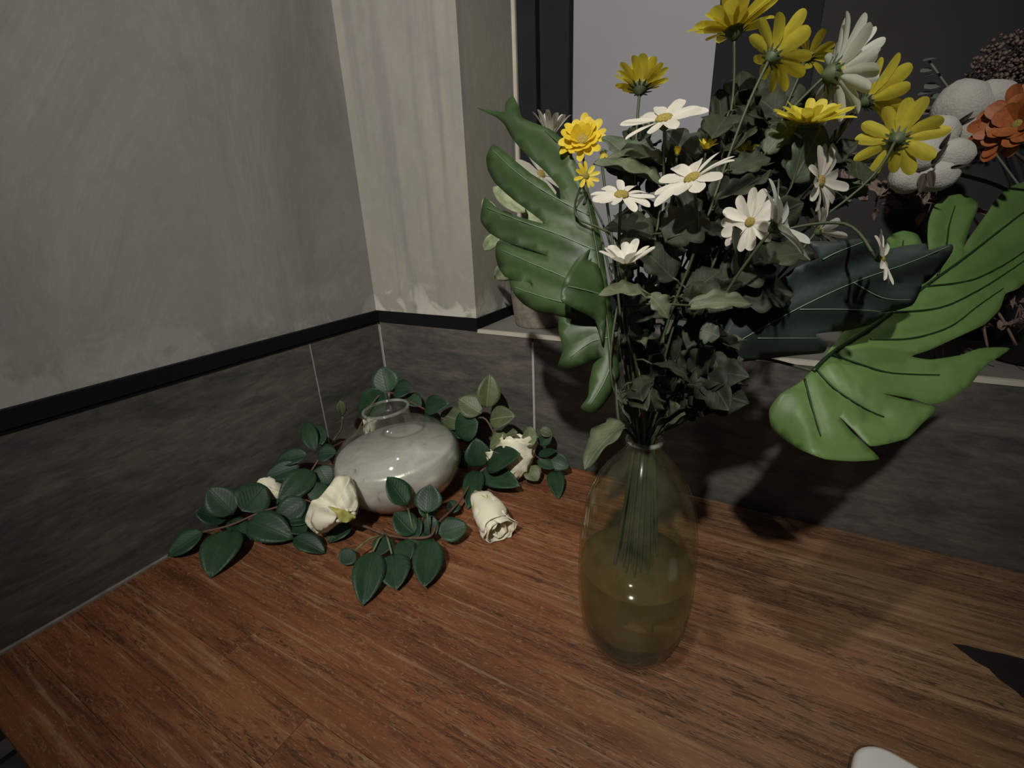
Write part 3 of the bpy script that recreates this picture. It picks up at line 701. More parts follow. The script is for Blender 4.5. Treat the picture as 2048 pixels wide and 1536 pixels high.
outL = [(1232, 700), (1240, 749), (1223, 787), (1202, 816), (1182, 825), (1161, 816), (1176, 793), (1179, 764), (1187, 728), (1206, 712),
        (1164, 731), (1132, 739), (1116, 731), (1126, 699), (1117, 661), (1120, 634), (1150, 640),
        (1105, 629), (1073, 623), (1047, 608), (1029, 588), (1020, 561), (1070, 568), (1041, 563), (1011, 554), (997, 534), (991, 507), (997, 482), (1050, 500), (1100, 514),
        (1052, 496), (1011, 484), (979, 466), (962, 443), (963, 420), (970, 396), (1000, 420), (1035, 433), (1090, 448),
        (1058, 422), (1026, 399), (991, 367), (976, 340), (973, 314), (985, 289), (1003, 299), (1032, 323), (1064, 349), (1093, 367), (1120, 400),
        (1117, 373), (1087, 340), (1052, 308), (1026, 279), (1009, 249), (990, 233), (954, 216), (988, 222), (1009, 224), (1011, 206), (1026, 192), (1038, 215), (1046, 237), (1099, 258), (1126, 279), (1143, 308),
        (1158, 350), (1180, 400), (1200, 470), (1214, 560), (1226, 640)]
traced('blade', outL, dL, M['mon_deep'], mL, 16)
for l in vL: vein('vein', l, dL, M['vein_pale'], mL, 0.0008, 0.0003, -0.0004)
vein('midrib', midL[:-1], dL, M['stem'], mL, 0.0016, 0.0005, -0.0004)
petiole(mL, atw(1222, 735, dL(1222, 735)))
# folded near half of the left leaf, edge on to the lamp
foldL = [(1206, 690), (1190, 640), (1150, 618), (1123, 602), (1122, 582), (1130, 556), (1152, 520), (1180, 498), (1176, 520), (1196, 530), (1206, 560), (1212, 620)]
def dF(x, y): return dL(x, y) - 0.006 - 0.022*max(0, (1206-x)/85)
traced('blade', foldL, dF, M['mon_deep'], mL, 14)
vein('vein', [(1206, 590), (1170, 580), (1135, 572)], dF, M['vein_pale'], mL, 0.0007, 0.0003)

# big right leaf
mR = thing('monstera_leaf', 'large bright green monstera leaf with dark creases hanging beside the bottle', 'leaf', (BX, BY, 0.05))
def Z4(*pts): return [(1400+x*0.384, 350+y*0.384) for x, y in pts]
midR = Z4((590, 1020), (690, 925), (900, 790), (1130, 610), (1380, 430), (1560, 290), (1700, 185), (1900, 60))
vR = [Z4((1170, 580), (1400, 550), (1560, 480), (1700, 390), (1880, 250)), Z4((1000, 715), (1250, 690), (1450, 600), (1640, 480), (1850, 330)), Z4((890, 855), (1100, 850), (1300, 790), (1450, 680), (1580, 590)),
      Z4((690, 935), (850, 990), (1000, 1030), (1250, 1040)), Z4((610, 1015), (700, 1110), (850, 1210), (960, 1260)), Z4((545, 1060), (590, 1230), (630, 1360)),
      Z4((1240, 520), (1280, 400), (1300, 260), (1330, 160)), Z4((1000, 700), (1040, 500), (1060, 340))]
def dR(x, y):
    d = 0.398 - 0.085*(y-620)/300*0.8 + 0.012*max(0, (x-1750)/300)
    k = min([seg_dist(x, y, l) for l in vR]+[seg_dist(x, y, midR)])
    return d - 0.0055*(1-math.exp(-(k/13)**2)) + 0.03*max(0, (1620-x)/80)*max(0, (y-760)/120)
outR = Z4((590, 1010), (520, 1080), (420, 1140), (360, 1220), (370, 1310), (430, 1370), (520, 1430), (650, 1480), (800, 1492), (932, 1480), (868, 1412), (790, 1340), (722, 1256), (800, 1330), (884, 1412),
          (980, 1400), (1080, 1370), (1150, 1300), (1232, 1214), (1100, 1180), (945, 1138), (1100, 1165), (1190, 1195), (1280, 1180), (1400, 1100), (1480, 1000), (1614, 908), (1550, 898), (1450, 905), (1350, 940), (1200, 962), (1100, 945),
          (1200, 910), (1330, 850), (1480, 780), (1560, 700), (1590, 620), (1660, 590), (1760, 500), (1880, 400), (1960, 250), (1960, 80), (1880, 0), (1780, 0), (1687, 35), (1600, 70), (1530, 140), (1500, 190), (1400, 330), (1370, 380),
          (1410, 260), (1450, 160), (1420, 120), (1350, 100), (1280, 115), (1220, 160), (1190, 240), (1185, 330), (1200, 470), (1180, 480), (1165, 380), (1130, 310), (1060, 290), (1000, 310), (965, 350), (950, 480), (900, 640), (780, 780), (690, 890))
traced('blade', outR, dR, M['mon_bright'], mR, 15)
for l in vR: vein('vein', l, dR, M['vein_dark'], mR, 0.0009, 0.0004, -0.0028)
vein('midrib', midR, dR, M['vein_dark'], mR, 0.0017, 0.0006, -0.0026)
pe = atw(*midR[0], dR(*midR[0])); petiole(mR, pe, atw(1480, 720, .405))

# leaf in front, its shade painted in as a dark blue green
mD = thing('monstera_leaf', 'dark blue green monstera leaf overlapping the large bright one', 'leaf', (BX, BY, 0.05))
def dD(x, y):
    d = 0.318 + 0.042*(y-480)/240
    k = min(seg_dist(x, y, l) for l in vD)
    return d + 0.008*(1-math.exp(-(k/28)**2))
vD = [Z4((140, 900), (500, 700), (800, 560), (1080, 460), (1300, 370)), Z4((300, 850), (480, 850), (620, 850)), Z4((520, 700), (760, 700), (940, 710)), Z4((640, 440), (720, 400), (860, 345)), Z4((800, 560), (950, 640), (1100, 650))]
outD = Z4((100, 880), (140, 940), (220, 970), (330, 958), (480, 940), (640, 925), (660, 880), (600, 830), (700, 815), (760, 810), (880, 780), (965, 720), (820, 690), (960, 715), (1100, 680), (1140, 615), (1148, 560), (1000, 560), (1150, 575), (1250, 490), (1312, 400), (1310, 360), (1190, 392), (1170, 358), (1080, 366), (970, 384), (860, 330), (700, 346), (560, 348), (620, 430), (500, 480), (340, 600), (160, 740))
traced('blade', outD, dD, M['mon_shaded'], mD, 16)
for l in vD: vein('vein', l, dD, M['vein_pale'], mD, 0.0005, 0.0002, -0.0003)
petiole(mD, atw(*Z4((110, 890))[0], dD(*Z4((110, 890))[0])))

for rt_ in (mL, mR, mD):
    for ch in rt_.children: obs_object(rt_, ch)
# ------------------------------------------------------------------ bouquet: daisies
GW_, GY_ = 'white daisies in the bottle', 'yellow daisies in the bottle'
def disc_data():
    vs, fs = lathe_data(smooth_prof([(0.0, -0.3), (0.6, -0.25), (1.0, 0.0), (0.85, 0.32), (0.45, 0.48), (0.0, 0.52)], 2), 14)
    return mesh('disc', vs, fs, M['disc'])
DISC = disc_data()
def calyx_data():
    vs, fs = lathe_data(smooth_prof([(0.12, -1.0), (0.35, -0.9), (0.85, -0.45), (1.0, 0.0), (0.6, 0.05)], 2), 12)
    n0 = len(vs)
    for k in range(12):
        a = 2*PI*k/12; c, s = math.cos(a), math.sin(a); p = lambda r, h, t: (r*c-t*s, r*s+t*c, h)
        i = len(vs); vs += [p(0.8, -0.4, -0.18), p(0.8, -0.4, 0.18), p(1.5, -0.12, 0.12), p(1.75, -0.08, 0.0), p(1.5, -0.12, -0.12)]; fs.append((i, i+1, i+2, i+3, i+4))
    return mesh('calyx', vs, fs, M['calyx'])
CALYX = calyx_data()
STEMS = []
def frame(n):
    a = n.cross(Vector((0.13, 0.37, 0.92)))
    if a.length < 1e-3: a = n.cross(Vector((1, 0, 0)))
    a.normalize(); return a, n.cross(a)
def daisy(label, px, w, nrm, rpx, petals=12, cup=0.15, mat='white_petal', disc=0.2, width=0.34, layers=1, name='daisy', group=None, cat='flower', seed=0, cal=True, arc=(0, 2*PI), jit=0.12, root=None, stem=True, bend=None):
    n = camdir(*nrm, px); a, b_ = frame(n); th = root or thing(name, label, cat, (BX, BY, 0.05), group)
    def head(wk):
        r_ = random.Random(seed*31+int(px[0])); P = atw(px[0], px[1], wk); R = rpx*wk/FPX; dr = R*disc
        out = [('disc', DISC, basis(a, b_, n, P, dr, dr, dr))]
        for ly in range(layers):
            k_n = petals if ly == 0 else int(petals*0.75)
            for k in range(k_n):
                an = arc[0]+(arc[1]-arc[0])*(k+0.5*ly)/k_n + r_.uniform(-jit, jit); d = a*math.cos(an)+b_*math.sin(an)
                c = cup+ly*0.30+r_.uniform(-0.13, 0.13); Lp = (R-dr*0.6)*r_.uniform(0.86, 1.06)*(1-0.18*ly)
                dirv = (d*math.cos(c)+n*math.sin(c)).normalized(); nn = (n*math.cos(c)-d*math.sin(c)).normalized()
                me = PET[mat][r_.randrange(3)]
                y = nn.cross(dirv).normalized(); tw = Matrix.Rotation(r_.uniform(-0.3, 0.3), 3, dirv)
                out.append(('petal', me, basis(dirv, tw@y, tw@nn, P+d*dr*0.6-n*dr*0.05, Lp, R*width*r_.uniform(0.85, 1.1), Lp*0.8)))
        if cal: out.append(('calyx', CALYX, basis(a, b_, n, P-n*dr*0.15, dr*0.95, dr*0.95, dr*1.1)))
        return out, P-n*dr*0.9
    best = None
    for k in [0]+[sg*q for q in range(1, 14) for sg in (1, -1)]:      # nearer or farther until it is clear of its neighbours
        parts, hb = head(w*(1+0.009*k)); shs = [placed_shape(me, mw) for _, me, mw in parts]; c = hits(th, shs)
        if best is None or c < best[0]: best = (c, parts, hb, shs)
        if c == 0: break
    c, parts, hb, shs = best
    for nm, me, mw in parts:
        o = bpy.data.objects.new(nm, me); COL.objects.link(o); place(o, mw, th)
    for sh in shs: add_obs(th, sh)
    if stem: STEM_REQ.append(dict(th=th, hb=hb, n=n, bend=bend, rad=0.0011, name='stem'))
    return th

W = 'white_petal'
daisy('white daisy opened flat with petals in two wings under the lone yellow daisy', (1328, 238), .325, (-.20, .95, .26), 88, 11, .05, W, .20, .30, seed=1, group=GW_)
daisy('white daisy tilted with long petals rising over a smaller daisy beside it', (1384, 356), .30, (-.42, .80, .36), 86, 11, .10, W, .19, .33, seed=2, group=GW_)
daisy('small flat white daisy with mustard centre touching the tilted daisy', (1243, 390), .295, (.02, .90, .40), 62, 11, .02, W, .24, .33, seed=3, group=GW_)
daisy('low white daisy cupped upward beside the deep green monstera leaf', (1253, 526), .29, (.0, .95, .30), 64, 12, .62, W, .22, .30, seed=4, group=GW_)
daisy('cream daisy with brown centre facing out beneath the side-on daisy', (1500, 444), .315, (-.35, .25, .88), 62, 13, .12, W, .16, .36, seed=5, group=GW_)
daisy('white daisy seen edge on with grey back leaning on the cream daisy', (1556, 452), .286, (.80, .54, .06), 94, 14, .28, 'grey_petal', .16, .28, seed=6, group=GW_)
daisy('narrow white daisy turned sideways among leaves under the yellow ones', (1642, 362), .33, (.84, .22, .40), 72, 13, .15, W, .16, .30, seed=7, group=GW_)
daisy('half hidden white daisy behind the edge-on grey backed daisy', (1640, 462), .345, (.62, .35, -.35), 62, 10, .2, W, .16, .26, seed=8, group=GW_)
daisy('thin white daisy seen side-on above the dark blue green monstera leaf', (1764, 516), .288, (.93, .34, .10), 60, 11, .12, W, .16, .26, seed=9, group=GW_, bend=[atw(1455, 505, .345), atw(1560, 462, .34), atw(1690, 448, .312)])
daisy('large pale daisy turned away showing its leafy green calyx among yellow ones', (1672, 148), .325, (.86, .10, -.50), 100, 16, .20, 'grey_petal', .22, .24, layers=2, seed=10, group=GW_)
daisy('white daisy peeping upright behind the deep green monstera leaf tip', (1102, 268), .475, (.05, .95, -.1), 56, 11, .85, W, .2, .22, seed=11, group=GW_, bend=atw(1215, 470, .47))
Y = 'yellow_petal'
daisy('lone yellow daisy against the grey panel', (1281, 172), .36, (.02, .74, -.55), 62, 15, .50, Y, .26, .30, layers=2, seed=21, group=GY_)
daisy('topmost yellow daisy lifted in front of the dark window stile', (1468, 58), .35, (-.28, .86, -.36), 88, 14, .30, Y, .2, .30, layers=2, seed=22, group=GY_)
daisy('yellow daisy seen from behind next to the topmost one', (1548, 112), .32, (.50, .42, -.72), 78, 11, .32, Y, .2, .34, seed=23, group=GY_)
daisy('yellow daisy half hidden by the large pale daisy', (1618, 112), .37, (.35, .70, -.5), 58, 10, .3, Y, .2, .32, seed=24, group=GY_)
daisy('flat yellow daisy seen edge on under the large pale daisy', (1618, 246), .32, (.0, .97, .08), 80, 17, .38, Y, .26, .26, layers=2, seed=25, group=GY_)
daisy('yellow daisy folded upward just behind the large pale daisy', (1738, 200), .35, (.62, .45, -.45), 78, 11, .55, Y, .18, .32, seed=26, group=GY_)
daisy('yellow daisy turned away in front of the cotton bolls', (1795, 278), .34, (.12, .18, -.95), 76, 12, .08, Y, .2, .32, seed=27, group=GY_)
daisy('bright golden double daisy tucked beside the deep green monstera leaf', (1165, 280), .43, (-.1, .60, .75), 50, 14, .25, 'bright_yellow', .25, .36, layers=3, seed=28, group=GY_)
daisy('small golden daisy hanging below the bright double one', (1172, 352), .405, (.3, .3, .8), 28, 10, .2, 'bright_yellow', .25, .3, seed=29, group=GY_)
daisy('small dull yellow daisy deep among leaves behind the tilted white daisy', (1492, 306), .36, (.2, .6, -.4), 32, 9, .4, Y, .25, .34, seed=30, group=GY_)
daisy('tiny yellow half-open daisy peeping over the tilted white daisy', (1412, 298), .345, (0, .8, .2), 26, 7, .8, 'bright_yellow', .2, .36, seed=31, group=GY_)
daisy('tiny closed yellow bud standing under the winged white daisy', (1354, 308), .335, (0, .95, .1), 18, 7, 1.25, 'bright_yellow', .3, .5, seed=32, group=GY_, name='daisy_bud')
daisy('pale yellow nodding bud beside the bright golden double daisy', (1207, 306), .37, (.2, -.8, .2), 22, 8, 1.1, 'yellow_petal', .3, .4, seed=33, group=GY_, name='daisy_bud')

# leaves along the daisy stems
def build_stems():
    rs = random.Random(5)
    want = []
    for q in STEM_REQ:
        d = q['hb']-NECK; want.append(Vector((d.x, d.y, 0))/max(d.z, 0.07))
    slots = match_slots(want, hex_slots(len(STEM_REQ), 0.0039))
    for q, sl in sorted(zip(STEM_REQ, slots), key=lambda z: -z[1].length):
        hb, n, th = q['hb'], q['n'], q['th']; out = hb-NECK; z0 = rs.uniform(0.045, 0.09)
        s0 = Vector((BX, BY, z0))+sl*2.4; s1 = NECK+sl*1.02-Vector((0, 0, 0.016)); sN = NECK+sl*1.04+Vector((0, 0, 0.006))
        best = None
        for k in range(140):
            am = 0.045*k/140; rv = lambda: Vector((rs.uniform(-1, 1), rs.uniform(-1, 1), rs.uniform(-1, 1)))*am
            s2 = NECK+sl*(1.5+rs.uniform(0, 0.6))+Vector((out.x*0.14, out.y*0.14, max(0.022, out.z*0.28)))+rv()*0.4
            if n is None: pts = [s0, s1, sN, s2, (q['bend'] if q['bend'] is not None else s2.lerp(hb, 0.5)+Vector((0, 0, 0.012)))+rv(), hb]
            else:
                s3 = hb-n*min(0.016, out.length*0.2)-Vector((0, 0, 0.014))+(NECK-hb)*0.06+rv()*0.3
                bend = q['bend'] if isinstance(q['bend'], list) else [q['bend']]; mid = (s2+s3)/2+Vector((0, 0, 0.008))+rv()
                pts = [s0, s1, sN, s2]+[b_+rv() for b_ in bend]+[hb] if q['bend'] is not None else [s0, s1, sN, s2, mid, s3, hb]
            path = spline(pts, 6); sh = tube_shape(path, q['rad']+0.0001, 6); c = hits(th, [sh])
            if best is None or c < best[0]: best = (c, path, sh)
            if c == 0: break
        c, path, sh = best
        tube(q['name'], path, q['rad'], M['stem'], th, 6); add_obs(th, sh)
        if n is not None: STEMS.append((th, path))
build_stems()
def near_stem(p):
    best = None
    for th, path in STEMS:
        for q in path[8:]:
            d = (q-p).length
            if q.z > 0.240 and (best is None or d < best[0]): best = (d, th, q)
    return best
def grow_leaf(me, B, T, wd, th, q, roll):
    mw = leaf_matrix(B, T, wd, None, roll); shs = [placed_shape(me, mw, 0.011), placed_shape(me, mw)]; stalk = None
    if (B-q).length > 0.002:
        stalk = [q, (B+q)/2+Vector((0, 0, 0.002)), B+(T-B)*0.05]; shs.append(tube_shape(stalk, 0.0009, 5))
    return hits(th, shs), mw, stalk, shs
def keep_leaf(me, th, g):
    c, mw, stalk, shs = g; put_leaf('leaf', me, None, None, 0, th, mw=mw)
    for sh in shs: add_obs(th, sh)
    if stalk: tube('leaf_stalk', stalk, 0.0008, M['stem'], th, 5)
def mleaf(b_, t_, wpx, wb_, wt_, grey=False, nrm=None, roll=0.0):
    me = rnd.choice(MUMG if grey else MUM); best = None
    for k in range(110):
        j = k/110; u = lambda v: rnd.uniform(-v, v)*j
        dw = u(0.045); sc = 1-0.35*j
        bx_, by_ = b_[0]+u(30), b_[1]+u(30); B = atw(bx_, by_, wb_+dw); T = atw(bx_+(t_[0]-b_[0])*sc+u(24), by_+(t_[1]-b_[1])*sc+u(24), wt_+dw+u(0.02))
        d, th, q = near_stem(B); g = grow_leaf(me, B, T, wpx*sc*(wb_+wt_)/2/FPX, th, q, roll+u(1.6))
        if best is None or g[0] < best[0][0]: best = (g, th)
        if g[0] == 0: break
    keep_leaf(me, best[1], best[0])
HL = [((1300, 592), (1203, 575), 78, .285, .28, 1), ((1298, 588), (1342, 634), 50, .283, .28, 1), ((1375, 612), (1512, 598), 46, .29, .285, 1), ((1262, 838), (1160, 922), 82, .382, .362, 1),
      ((1250, 770), (1282, 838), 66, .375, .36, 1), ((1372, 826), (1466, 800), 40, .38, .37, 1), ((1395, 800), (1452, 765), 56, .385, .38, 0), ((1330, 372), (1190, 318), 80, .335, .33, 1),
      ((1335, 330), (1215, 300), 70, .35, .35, 1), ((1262, 330), (1205, 262), 62, .37, .375, 1), ((1400, 340), (1330, 262), 80, .355, .36, 0), ((1448, 330), (1440, 172), 70, .385, .40, 0), ((1480, 300), (1478, 120), 80, .40, .41, 0),
      ((1545, 260), (1555, 130), 100, .385, .39, 0), ((1580, 400), (1560, 290), 100, .37, .37, 0), ((1600, 380), (1680, 300), 80, .38, .385, 0), ((1650, 420), (1725, 350), 90, .375, .38, 1), ((1240, 300), (1330, 340), 80, .36, .355, 1),
      ((1310, 470), (1215, 440), 90, .325, .33, 0), ((1330, 480), (1420, 420), 100, .32, .32, 0), ((1420, 400), (1560, 350), 110, .35, .35, 0), ((1350, 560), (1270, 480), 90, .33, .33, 0), ((1340, 600), (1255, 640), 80, .345, .34, 0),
      ((1380, 700), (1480, 640), 110, .36, .355, 0), ((1360, 720), (1460, 730), 100, .365, .36, 0), ((1320, 760), (1250, 690), 100, .37, .365, 0), ((1330, 780), (1420, 800), 80, .375, .37, 0), ((1300, 700), (1240, 620), 90, .37, .37, 0),
      ((1400, 660), (1440, 672), 50, .30, .295, 1), ((1440, 560), (1560, 520), 100, .34, .335, 0), ((1450, 600), (1600, 600), 110, .35, .345, 0), ((1480, 660), (1620, 680), 100, .36, .36, 0), ((1500, 520), (1640, 500), 90, .345, .345, 0),
      ((1390, 330), (1460, 380), 80, .35, .35, 0), ((1560, 230), (1500, 180), 80, .38, .39, 0), ((1690, 330), (1760, 300), 60, .36, .365, 0), ((1430, 790), (1475, 745), 46, .375, .37, 0), ((1300, 820), (1240, 760), 60, .385, .38, 0)]
for b_, t_, w_, a, c, g in HL: mleaf(b_, t_, w_, a, c, bool(g), None, rnd.uniform(-0.5, 0.5))
def wild_leaf(low):
    """a leaf growing off some stem, clear of everything already there"""
    for k in range(70):
        th, path = STEMS[rnd.randrange(len(STEMS))]; q = path[rnd.randrange(14, len(path)-4)].lerp(path[0], 0.0)
        if q.z < 0.245: continue
        x, y, w = pix(q)
        if low != (y > 560): continue
        o = Vector((q.x-BX, q.y-BY, 0)); o = o.normalized() if o.length > 1e-4 else Vector((0, -1, 0))
        dv = (o*0.8+Vector((rnd.gauss(0, 0.8), rnd.gauss(0, 0.8), rnd.gauss(0.35 if not low else 0.1, 0.5)))).normalized()
        sc = 1-0.45*k/70; ln = rnd.uniform(0.030, 0.052)*sc; B = q+dv*rnd.uniform(0.003, 0.012); T = B+dv*ln
        tx, ty, tw = pix(T)
        if min(tx, x) < 1232 or max(tx, x) > 1745 or min(tw, w) < (0.325 if not low else 0.30): continue
        if ty < (258 if tx < 1430 else 205) or ty > 835: continue
        if tx > 1500+max(0, (520-ty))*1.2: continue
        me = rnd.choice(MUMG if rnd.random() < 0.10 else MUM); g = grow_leaf(me, B, T, ln*rnd.uniform(0.62, 0.9), th, q, rnd.uniform(-1.3, 1.3))
        if g[0] == 0: keep_leaf(me, th, g); return 1
    return 0
_ = (sum(wild_leaf(True) for k in range(90)), sum(wild_leaf(False) for k in range(130)))

# ------------------------------------------------------------------ potted plant on the sill
pp = Vector((-0.345, 0.737, HD))
po = thing('potted_plant', 'jute brown pot with variegated plant on the sill behind the monstera leaf', 'plant', pp)
lathe('pot', smooth_prof([(0.0, 0.0), (0.040, 0.0), (0.0455, 0.006), (0.050, 0.04), (0.053, 0.085), (0.054, 0.095), (0.050, 0.095), (0.047, 0.085), (0.0, 0.083)], 3), M['jute'], po, 40)
lathe('soil', [(0.0, 0.084), (0.047, 0.084), (0.046, 0.088), (0.0002, 0.089)], M['soil'], po, 24)
tube('stem', spline([pp+Vector((0, 0, .085)), pp+Vector((-.01, -.01, .16)), pp+Vector((-.015, -.02, .26))], 5), 0.003, M['stem'], po)
ps = spline([pp+Vector((0, 0, .085)), pp+Vector((-.01, -.01, .16)), pp+Vector((-.015, -.02, .26))], 5)
for b_, t_, w_, a in [((1050, 425), (985, 372), 42, .675), ((1085, 452), (1040, 405), 34, .70), ((1000, 450), (962, 395), 30, .635), ((1090, 470), (1055, 500), 40, .70), ((1000, 470), (965, 500), 28, .635), ((1075, 430), (1110, 380), 40, .72), ((1040, 520), (985, 560), 40, .675), ((1060, 560), (1110, 590), 44, .70), ((1030, 470), (1000, 420), 36, .675)]:
    B = ony(*b_, a); T = ony(*t_, a+.004); put_leaf('leaf', rnd.choice(VARI), B, T, w_*depth(B)/FPX, po, (CP-B).normalized(), rnd.uniform(-.4, .4))
    q = min(ps, key=lambda p: (p-B).length+abs(p.z-B.z+0.03)); tube('leaf_stalk', spline([q, (q+B)/2+Vector((0, 0, .012)), B], 4), 0.0011, M['stem'], po, 5)
daisy('', (1082, 348), .70*1.0, (.4, .55, .6), 62, 9, .2, 'white_petal', .15, .34, seed=41, root=po, stem=False)
fb = atw(1082, 348, .70); tube('flower_stalk', spline([ps[-1], (ps[-1]+fb)/2+Vector((0, 0.006, .006)), fb-camdir(.4, .55, .6, (1082, 348))*0.006], 4), 0.0013, M['stem'], po, 5)

# ------------------------------------------------------------------ dried arrangement on the sill
vz = Vector((0.31, 0.75, HD))
dv = thing('dark_vase', 'small black vase of dried stems on the dark end of the sill', 'vase', vz)
lathe('vase_body', smooth_prof([(0.0, 0.0), (0.040, 0.0), (0.052, 0.02), (0.055, 0.05), (0.045, 0.085), (0.030, 0.105), (0.032, 0.115), (0.0285, 0.115), (0.0265, 0.104), (0.040, 0.085), (0.050, 0.052), (0.046, 0.022), (0.036, 0.006), (0.0, 0.005)], 3), M['dark_vase'], dv, 36)
for ch in dv.children: obs_object(dv, ch)
DREQ = []; DPATH = {}
def dstem(th, end, r=0.0018, mat='husk', sag=0.02): DREQ.append((th, Vector(end), r, mat, sag))
def build_dstems():
    rs = random.Random(9); mouth = vz+Vector((0, 0, 0.115))
    want = [Vector(((e-mouth).x, (e-mouth).y, 0))/max((e-mouth).z, 0.05) for _, e, *_ in DREQ]
    slots = match_slots(want, hex_slots(len(DREQ), 0.0088))
    for (th, e, r, mat, sag), sl in sorted(zip(DREQ, slots), key=lambda z: -z[0][2]):
        best = None
        for k in range(160):
            am = 0.07*k/160; rv = Vector((rs.uniform(-1, 1), rs.uniform(-0.6, 1), rs.uniform(-1, 1)))*am
            a = vz+sl*0.8+Vector((0, 0, .03)); b_ = vz+sl*0.98+Vector((0, 0, .104)); c_ = vz+sl*1.08+Vector((0, 0, .130))
            path = spline([a, b_, c_, c_.lerp(e, .5)+Vector((0, 0, sag))+rv, e], 7); sh = tube_shape(path, r, 6); c = hits(th, [sh])
            if best is None or c < best[0]: best = (c, path, sh)
            if c == 0: break
        c, path, sh = best; tube('stem', path, r, M[mat], th); add_obs(th, sh); DPATH.setdefault(th.name, []).append(path)
def blob_data(name, mat, seed, amp=0.12, sub=3):
    bm = bmesh.new(); bmesh.ops.create_icosphere(bm, subdivisions=sub, radius=1)
    for v in bm.verts:
        v.co *= 1+amp*noise.noise(v.co*1.6+Vector((seed, 0, 0)))+amp*0.4*noise.noise(v.co*5+Vector((0, seed, 0)))
    me = bpy.data.meshes.new(name); bm.to_mesh(me); bm.free(); me.materials.append(M[mat])
    me.polygons.foreach_set('use_smooth', [True]*len(me.polygons)); return me
LINT = [blob_data('lint', 'cotton', s) for s in (1, 4, 9)]
BRACT = leaf_mesh('bract', M['husk'], oval, 0.3, 0.5)
def cotton(label, c_px, Yp, lobes, bracts):
    ctr = ony(*c_px, Yp); th = thing('cotton_boll', label, 'flower', vz+Vector((0, 0, 0.05)), 'cotton bolls in the dried bouquet')
    for x, y, rx, ry, dy in lobes:
        p = ony(x, y, Yp+dy); w = depth(p)
        o = bpy.data.objects.new('lint_lobe', rnd.choice(LINT)); COL.objects.link(o)
        mw = basis(RT, UP, -FW, p, rx*w/FPX, ry*w/FPX, (rx+ry)/2*w/FPX*0.9); place(o, mw, th); add_obs(th, placed_shape(o.data, mw))
    for (x0, y0), (x1, y1), wp_ in bracts:
        B = ony(x0, y0, Yp-0.035); T = ony(x1, y1, Yp-0.045); o = put_leaf('bract', BRACT, B, T, wp_*depth(B)/FPX, th, (CP-B).normalized()); add_obs(th, placed_shape(BRACT, leaf_matrix(B, T, wp_*depth(B)/FPX, (CP-B).normalized())))
    dstem(th, ctr+Vector((0.0, 0.01, -0.01)))
cotton('fluffy white cotton boll touching the burnt orange flower', (1945, 225), .705, [(1925, 215, 52, 50, 0), (1975, 208, 50, 42, .01), (1940, 262, 44, 40, 0), (2005, 205, 32, 30, .015), (1905, 205, 30, 32, .01)], [((1912, 252), (1945, 225), 10), ((1912, 250), (1880, 238), 9), ((1912, 255), (1915, 290), 12), ((1914, 252), (1948, 236), 8)])
cotton('creamy split cotton boll behind the yellow daisy turned away', (1860, 310), .615, [(1875, 268, 36, 34, 0), (1848, 305, 34, 36, -.01), (1900, 312, 42, 34, 0), (1818, 350, 34, 36, .0), (1872, 352, 38, 30, -.005)], [((1880, 300), (1900, 268), 10), ((1862, 330), (1895, 290), 10), ((1850, 345), (1840, 385), 16), ((1860, 340), (1865, 375), 14), ((1900, 336), (1935, 330), 7)])
# orange flower
oc = ony(2030, 246, .60)
th = thing('orange_flower', 'burnt orange dried flower beside the fluffy cotton boll', 'flower', vz+Vector((0, 0, 0.05)))
DRYHEAD = daisy('', (2034, 248), depth(oc), (-.35, .25, .8), 74, 14, .15, 'orange', .12, .40, layers=3, seed=51, root=th, stem=False, jit=.25)
dstem(th, oc+Vector((0, .012, -.01)))
# brown filler
th = thing('dried_filler', 'fuzzy brown dried filler sprig rising behind the cotton boll', 'dried plant', vz+Vector((0, 0, 0.05)))
fc = ony(2030, 140, .785)
bm_v, bm_f = [], []
o0 = parent_loc(th)
for k in range(1100):
    d = Vector((rnd.gauss(0, 1), rnd.gauss(0, 1), rnd.gauss(0, 1))).normalized()*0.042*rnd.random()**0.45; p = fc+d-o0; s = rnd.uniform(.0014, .003); i = len(bm_v)
    bm_v += [p+Vector(q)*s for q in ((1, 0, 0), (-1, 0, 0), (0, 1, 0), (0, -1, 0), (0, 0, 1), (0, 0, -1))]
    bm_f += [(i+a, i+b_, i+c) for a, b_, c in ((0, 2, 4), (2, 1, 4), (1, 3, 4), (3, 0, 4), (2, 0, 5), (1, 2, 5), (3, 1, 5), (0, 3, 5))]
fo = link('seed_heads', mesh('seed_heads', bm_v, bm_f, M['dried']), None, th); fo['kind'] = 'stuff'
for k in range(7): dstem(th, fc+Vector((rnd.uniform(-.03, .03), rnd.uniform(-.03, .03), rnd.uniform(-.02, .03))), .0008, 'dried')
# round leaved sprig
th = thing('eucalyptus_sprig', 'grey green sprig of small round leaves against the charcoal pane', 'sprig', vz+Vector((0, 0, 0.05)))
EUC = leaf_mesh('round_leaf', M['eucal'], lambda t: 0.5*math.sqrt(max(0, 1-(2*t-1)**2))+0.004, 0.1, 0.2)
for x, y, s, tl in ((1858, 118, 20, .3), (1866, 148, 26, .2), (1852, 140, 18, .6), (1862, 172, 22, .8), (1850, 186, 24, .3), (1876, 192, 24, .5), (1840, 205, 22, .7), (1868, 214, 28, .3), (1850, 225, 26, .4)):
    B = ony(x-s*.6, y+4, .785); T = ony(x+s*.8, y-4, .785+.01*tl); put_leaf('leaf', EUC, B, T, s*1.1*depth(B)/FPX, th, Vector((0.1, -tl, 1)))
dstem(th, ony(1858, 122, .787), .0012, 'eucal', .0)
